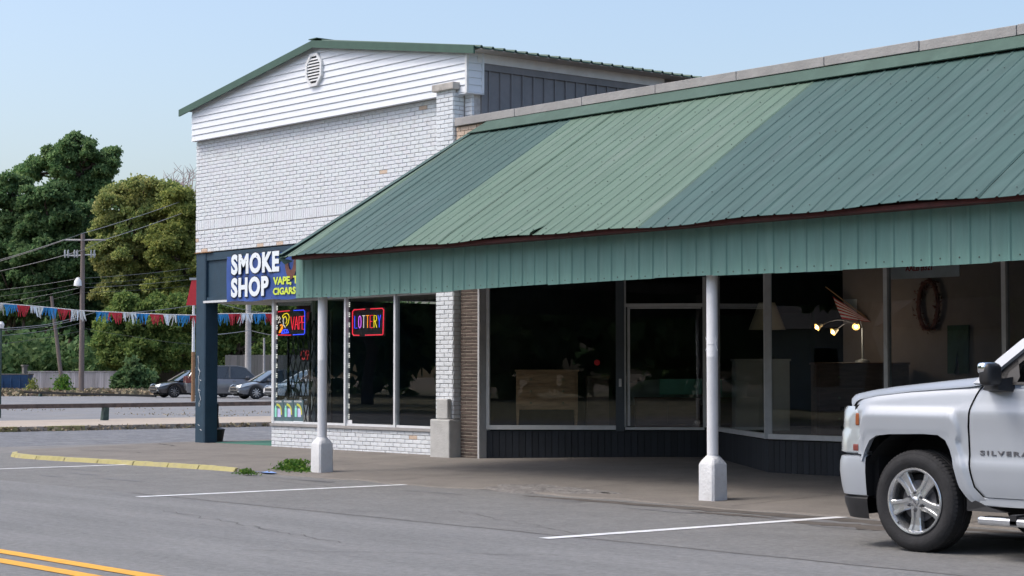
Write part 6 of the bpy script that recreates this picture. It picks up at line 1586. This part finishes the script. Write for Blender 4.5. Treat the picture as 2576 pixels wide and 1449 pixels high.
# spiky evergreen shrub in front of the fence
k = 127 / FPX; B = atD(345, 938, 127); r = empty('bush', (B.x, B.y, 0), 'dark spiky bush spilling over the end of the board fence', 'bush', rz=math.atan2(RT.y, RT.x))
link(leaf_mesh('foliage', crown_points([(0, 0, .9, 1.1, .8, .9), (-.9, -.2, .7, .7, .6, .6), (.8, 0, 1.0, .8, .6, 1.0), (-.3, 0, 1.8, .9, .6, .7)], 5000, .4, 8, .2), .16, 'leaf_dark'), 'foliage', r)
MB().tube([(0, 0, 0), (0, 0, 1.4)], [.1, .04], 6).build('stem', 'bark', r)
# wood behind everything (one mass)
lob = []
for i in range(46):
    u = -140 + i * 24; d = random.uniform(168, 200); k = d / FPX; v = random.uniform(700, 860); B = atD(u, v, d); R_ = random.uniform(3, 5.5); lob.append((B.x, B.y, B.z, R_ * 1.1, R_, R_ * 1.3))
    B = atD(u + 10, 900, d); lob.append((B.x, B.y, 2.0, R_ * 1.1, R_, 3.2))
for i in range(20): B = atD(-180 + i * 34, random.uniform(560, 680), random.uniform(170, 190)); lob.append((B.x, B.y, B.z, 5, 4, 4.5)) if i * 34 - 180 < 480 else None
for i in range(34): B = atD(-60 + i * 15, 0, random.uniform(141, 150)); lob.append((B.x, B.y, random.uniform(1.2, 2.6), 2.4, 1.6, random.uniform(1.8, 3.0)))
lob = [l for l in lob if l]
o = link(leaf_mesh('wood', crown_points(lob, 110000, .2, 16, .7), .27, 'leaf_dark'), 'wood', None, kind='stuff')
tag(o, 'dark wood closing the view behind the fences', 'wood')
# ------------------------------------------------------------------ weeds and litter
def tuft(name, label, c, rx, ry, h, n, m, sz, cat='weed'):
    r = empty(name, c, label, cat); a = rng.normal(size=(n, 2)) * np.array([rx, ry]) * .45; z = rng.uniform(0, 1, n) * h * np.exp(-(a[:, 0] / rx) ** 2 * 2)
    link(leaf_mesh('leaves', np.column_stack([a[:, 0], a[:, 1], z]), sz, m), 'leaves', r); b = MB()
    for i in range(14): x, y = random.gauss(0, rx * .4), random.gauss(0, ry * .4); b.tube([(x, y, 0), (x * 1.15, y * 1.15, h * .6)], .003, 3)
    b.build('stems', m, r, recalc=False); return r
c = onZ(742, 1181, .05); tuft('weed', 'green leafy weed growing at the pavement edge left of the column', (c.x, c.y, .03), .42, .22, .17, 1500, 'leaf_weed', .022)
c = onZ(620, 1187, .05); tuft('weed', 'small tuft of weed at the end of the yellow kerb', (c.x, c.y, .02), .22, .1, .08, 350, 'leaf_weed', .018)
c = onZ(158, 1000, .1); tuft('shrub', 'pale green straggly shrub in front of the board fence', (*cd(158, 118)[:2], .1), 1.1, .5, 1.25, 900, 'leaf_weed', .1, 'shrub')
tuft('shrub', 'small pale weed beside the blue dumpster', (*cd(82, 124)[:2], .1), .5, .4, 1.0, 300, 'leaf_olive', .1, 'shrub')
n = 9000; u = rng.uniform(-20, 420, n); d = rng.uniform(108, 134, n); P_ = RT.to_2d(), F0.to_2d()
X = F0.x * d + RT.x * (u - CX) / FPX * d; Y = F0.y * d + RT.y * (u - CX) / FPX * d
o = link(leaf_mesh('dry_grass', np.column_stack([X, Y, rng.uniform(.06, .32, n)]), .17, 'dry_grass'), 'dry_grass', None, kind='stuff'); tag(o, 'dry brown grass along the foot of the board fence', 'grass')
n = 1500; X = -53 + rng.normal(size=n) * 1.8 - (rng.random(n) < .3) * 10; Y = rng.uniform(19, 45, n); cl = np.sin(Y * 1.3) + np.sin(Y * .37 + 2); keep = cl > .3
o = link(leaf_mesh('leaf_litter', np.column_stack([X, Y, np.full(n, .115)])[keep], .035, 'dry_grass', 0), 'leaf_litter', None, kind='stuff'); tag(o, 'dead leaves scattered on the car park asphalt', 'leaves')
n = 2600; Y = rng.uniform(11.5, 60, n); o = link(leaf_mesh('kerb_grass', np.column_stack([-43.2 + rng.normal(size=n) * .06, Y, rng.uniform(.0, .11, n)]), .05, 'dry_grass'), 'kerb_grass', None, kind='stuff'); tag(o, 'dry grass along the far kerb of the side street', 'grass')
c = onZ(677, 1186, .03)
def rag(a, q): x, y = (a - .5) * .6, (q - .5) * .2; return (x + .05 * math.sin(q * 5), y + .03 * math.sin(a * 7), .004 + .016 * abs(math.sin(a * 9 + q * 4)) * math.sin(math.pi * a) * math.sin(math.pi * q))
o = MB().grid(rag, 18, 8).build('plastic_sheet', 'blue_plastic', None, loc=(c.x, c.y, .018), recalc=False); tag(o, 'flat blue piece of plastic lying at the pavement edge beside the weed', 'litter')
for (u, v, lab) in [(1058, 1195, 'x')]: pass
# far kerb painted yellow in part
b = MB().box(-43.36, -43.22, 11.5, 60, -.03, .115); b.build('far_kerb', 'concrete_pale', None, kind='structure')
b = MB()
for (y0, y1) in ((13.5, 18.6), (19.6, 20.4), (21.2, 22.2)): b.box(-43.37, -43.20, y0, y1, .0, .121)
b.build('far_kerb_paint', 'kerb_yellow', None, kind='structure')

# ================================================================== ACROSS THE ROAD (seen only as reflections in the shop glass)
flat('opposite_pavement', [(-300, -3.2), (120, -3.2), (120, -1.0), (-300, -1.0)], .0, 'concrete_walk')
flat('opposite_lawn', [(-300, -60), (120, -60), (120, -3.2), (-300, -3.2)], .0, 'grass_mat')
def back_tree(x, y, h, sp, lab):
    r = empty('street_tree', (x, y, 0), lab, 'tree'); lobes = [(random.uniform(-sp, sp) * .5, random.uniform(-sp, sp) * .5, h * random.uniform(.55, .9), sp * .6, sp * .6, h * .22) for _ in range(6)]
    link(leaf_mesh('crown', crown_points(lobes, 7000, .3, 10, .5), .4, 'leaf_dark'), 'crown', r); b = MB(); tp = branch(b, (0, 0, 0), (0, 0, h * .6), .3, .12, 6, .5)
    for l in lobes: branch(b, tp[3], l[:3], .14, .03, 4, .4)
    b.build('trunk', 'bark', r, recalc=False, smooth=True)
for i, (x, y, h, sp) in enumerate([(-38, -9, 9, 4.5), (-48, -12, 11, 5.5), (-58, -8, 9, 4.5), (-70, -13, 12, 6), (-84, -10, 10, 5), (-98, -14, 12, 6), (-30, -14, 12, 5.5), (-114, -12, 11, 6)]):
    back_tree(x, y, h, sp, 'dark tree across the road, reflected in the shop glass, number %s from the east' % ['three', 'four', 'five', 'six', 'seven', 'eight', 'two', 'nine'][i] if False else ['slim dark tree across the road mirrored in the right hand glass', 'tall dark tree across the road mirrored beside the column', 'low dark tree across the road mirrored in the first dark window', 'broad dark tree across the road mirrored by the brown brick pier', 'dark tree across the road mirrored in the third smoke shop pane', 'high dark tree across the road mirrored behind the LOTTERY sign', 'large dark tree across the road mirrored above the lamp shade', 'last dark tree across the road mirrored behind the lattice gate'][i])
r = empty('white_house', (-52, -22, 0), 'white boarded house across the road, mirrored low in the dark windows', 'house')
MB().box(-7, 7, -4, 4, 0, 3.2).build('wall', 'house_white', r); MB().prism([(-4.6, 3.1), (4.6, 3.1), (0, 5.2)], -7.4, 7.4, 'X').build('roof', 'house_roof', r)
for x in (-5, -2, 4): MB().box(x, x + 1, 4.0, 4.06, .9, 2.3).build('window', 'car_glass', r)
MB().box(.8, 1.8, 4.0, 4.05, 0, 2.1).build('door', 'navy_board', r)
lob = [(x, -34 + random.uniform(-3, 3), random.uniform(3, 9), 5, 4, 5) for x in range(-190, 40, 5)] + [(x, -36, 3, 5, 4, 4) for x in range(-190, 40, 5)]
o = link(leaf_mesh('far_wood', crown_points(lob, 30000, .2, 10, .8), .7, 'leaf_dark'), 'far_wood', None, kind='stuff'); tag(o, 'dark wood far across the road, mirrored in the shop glass', 'wood')
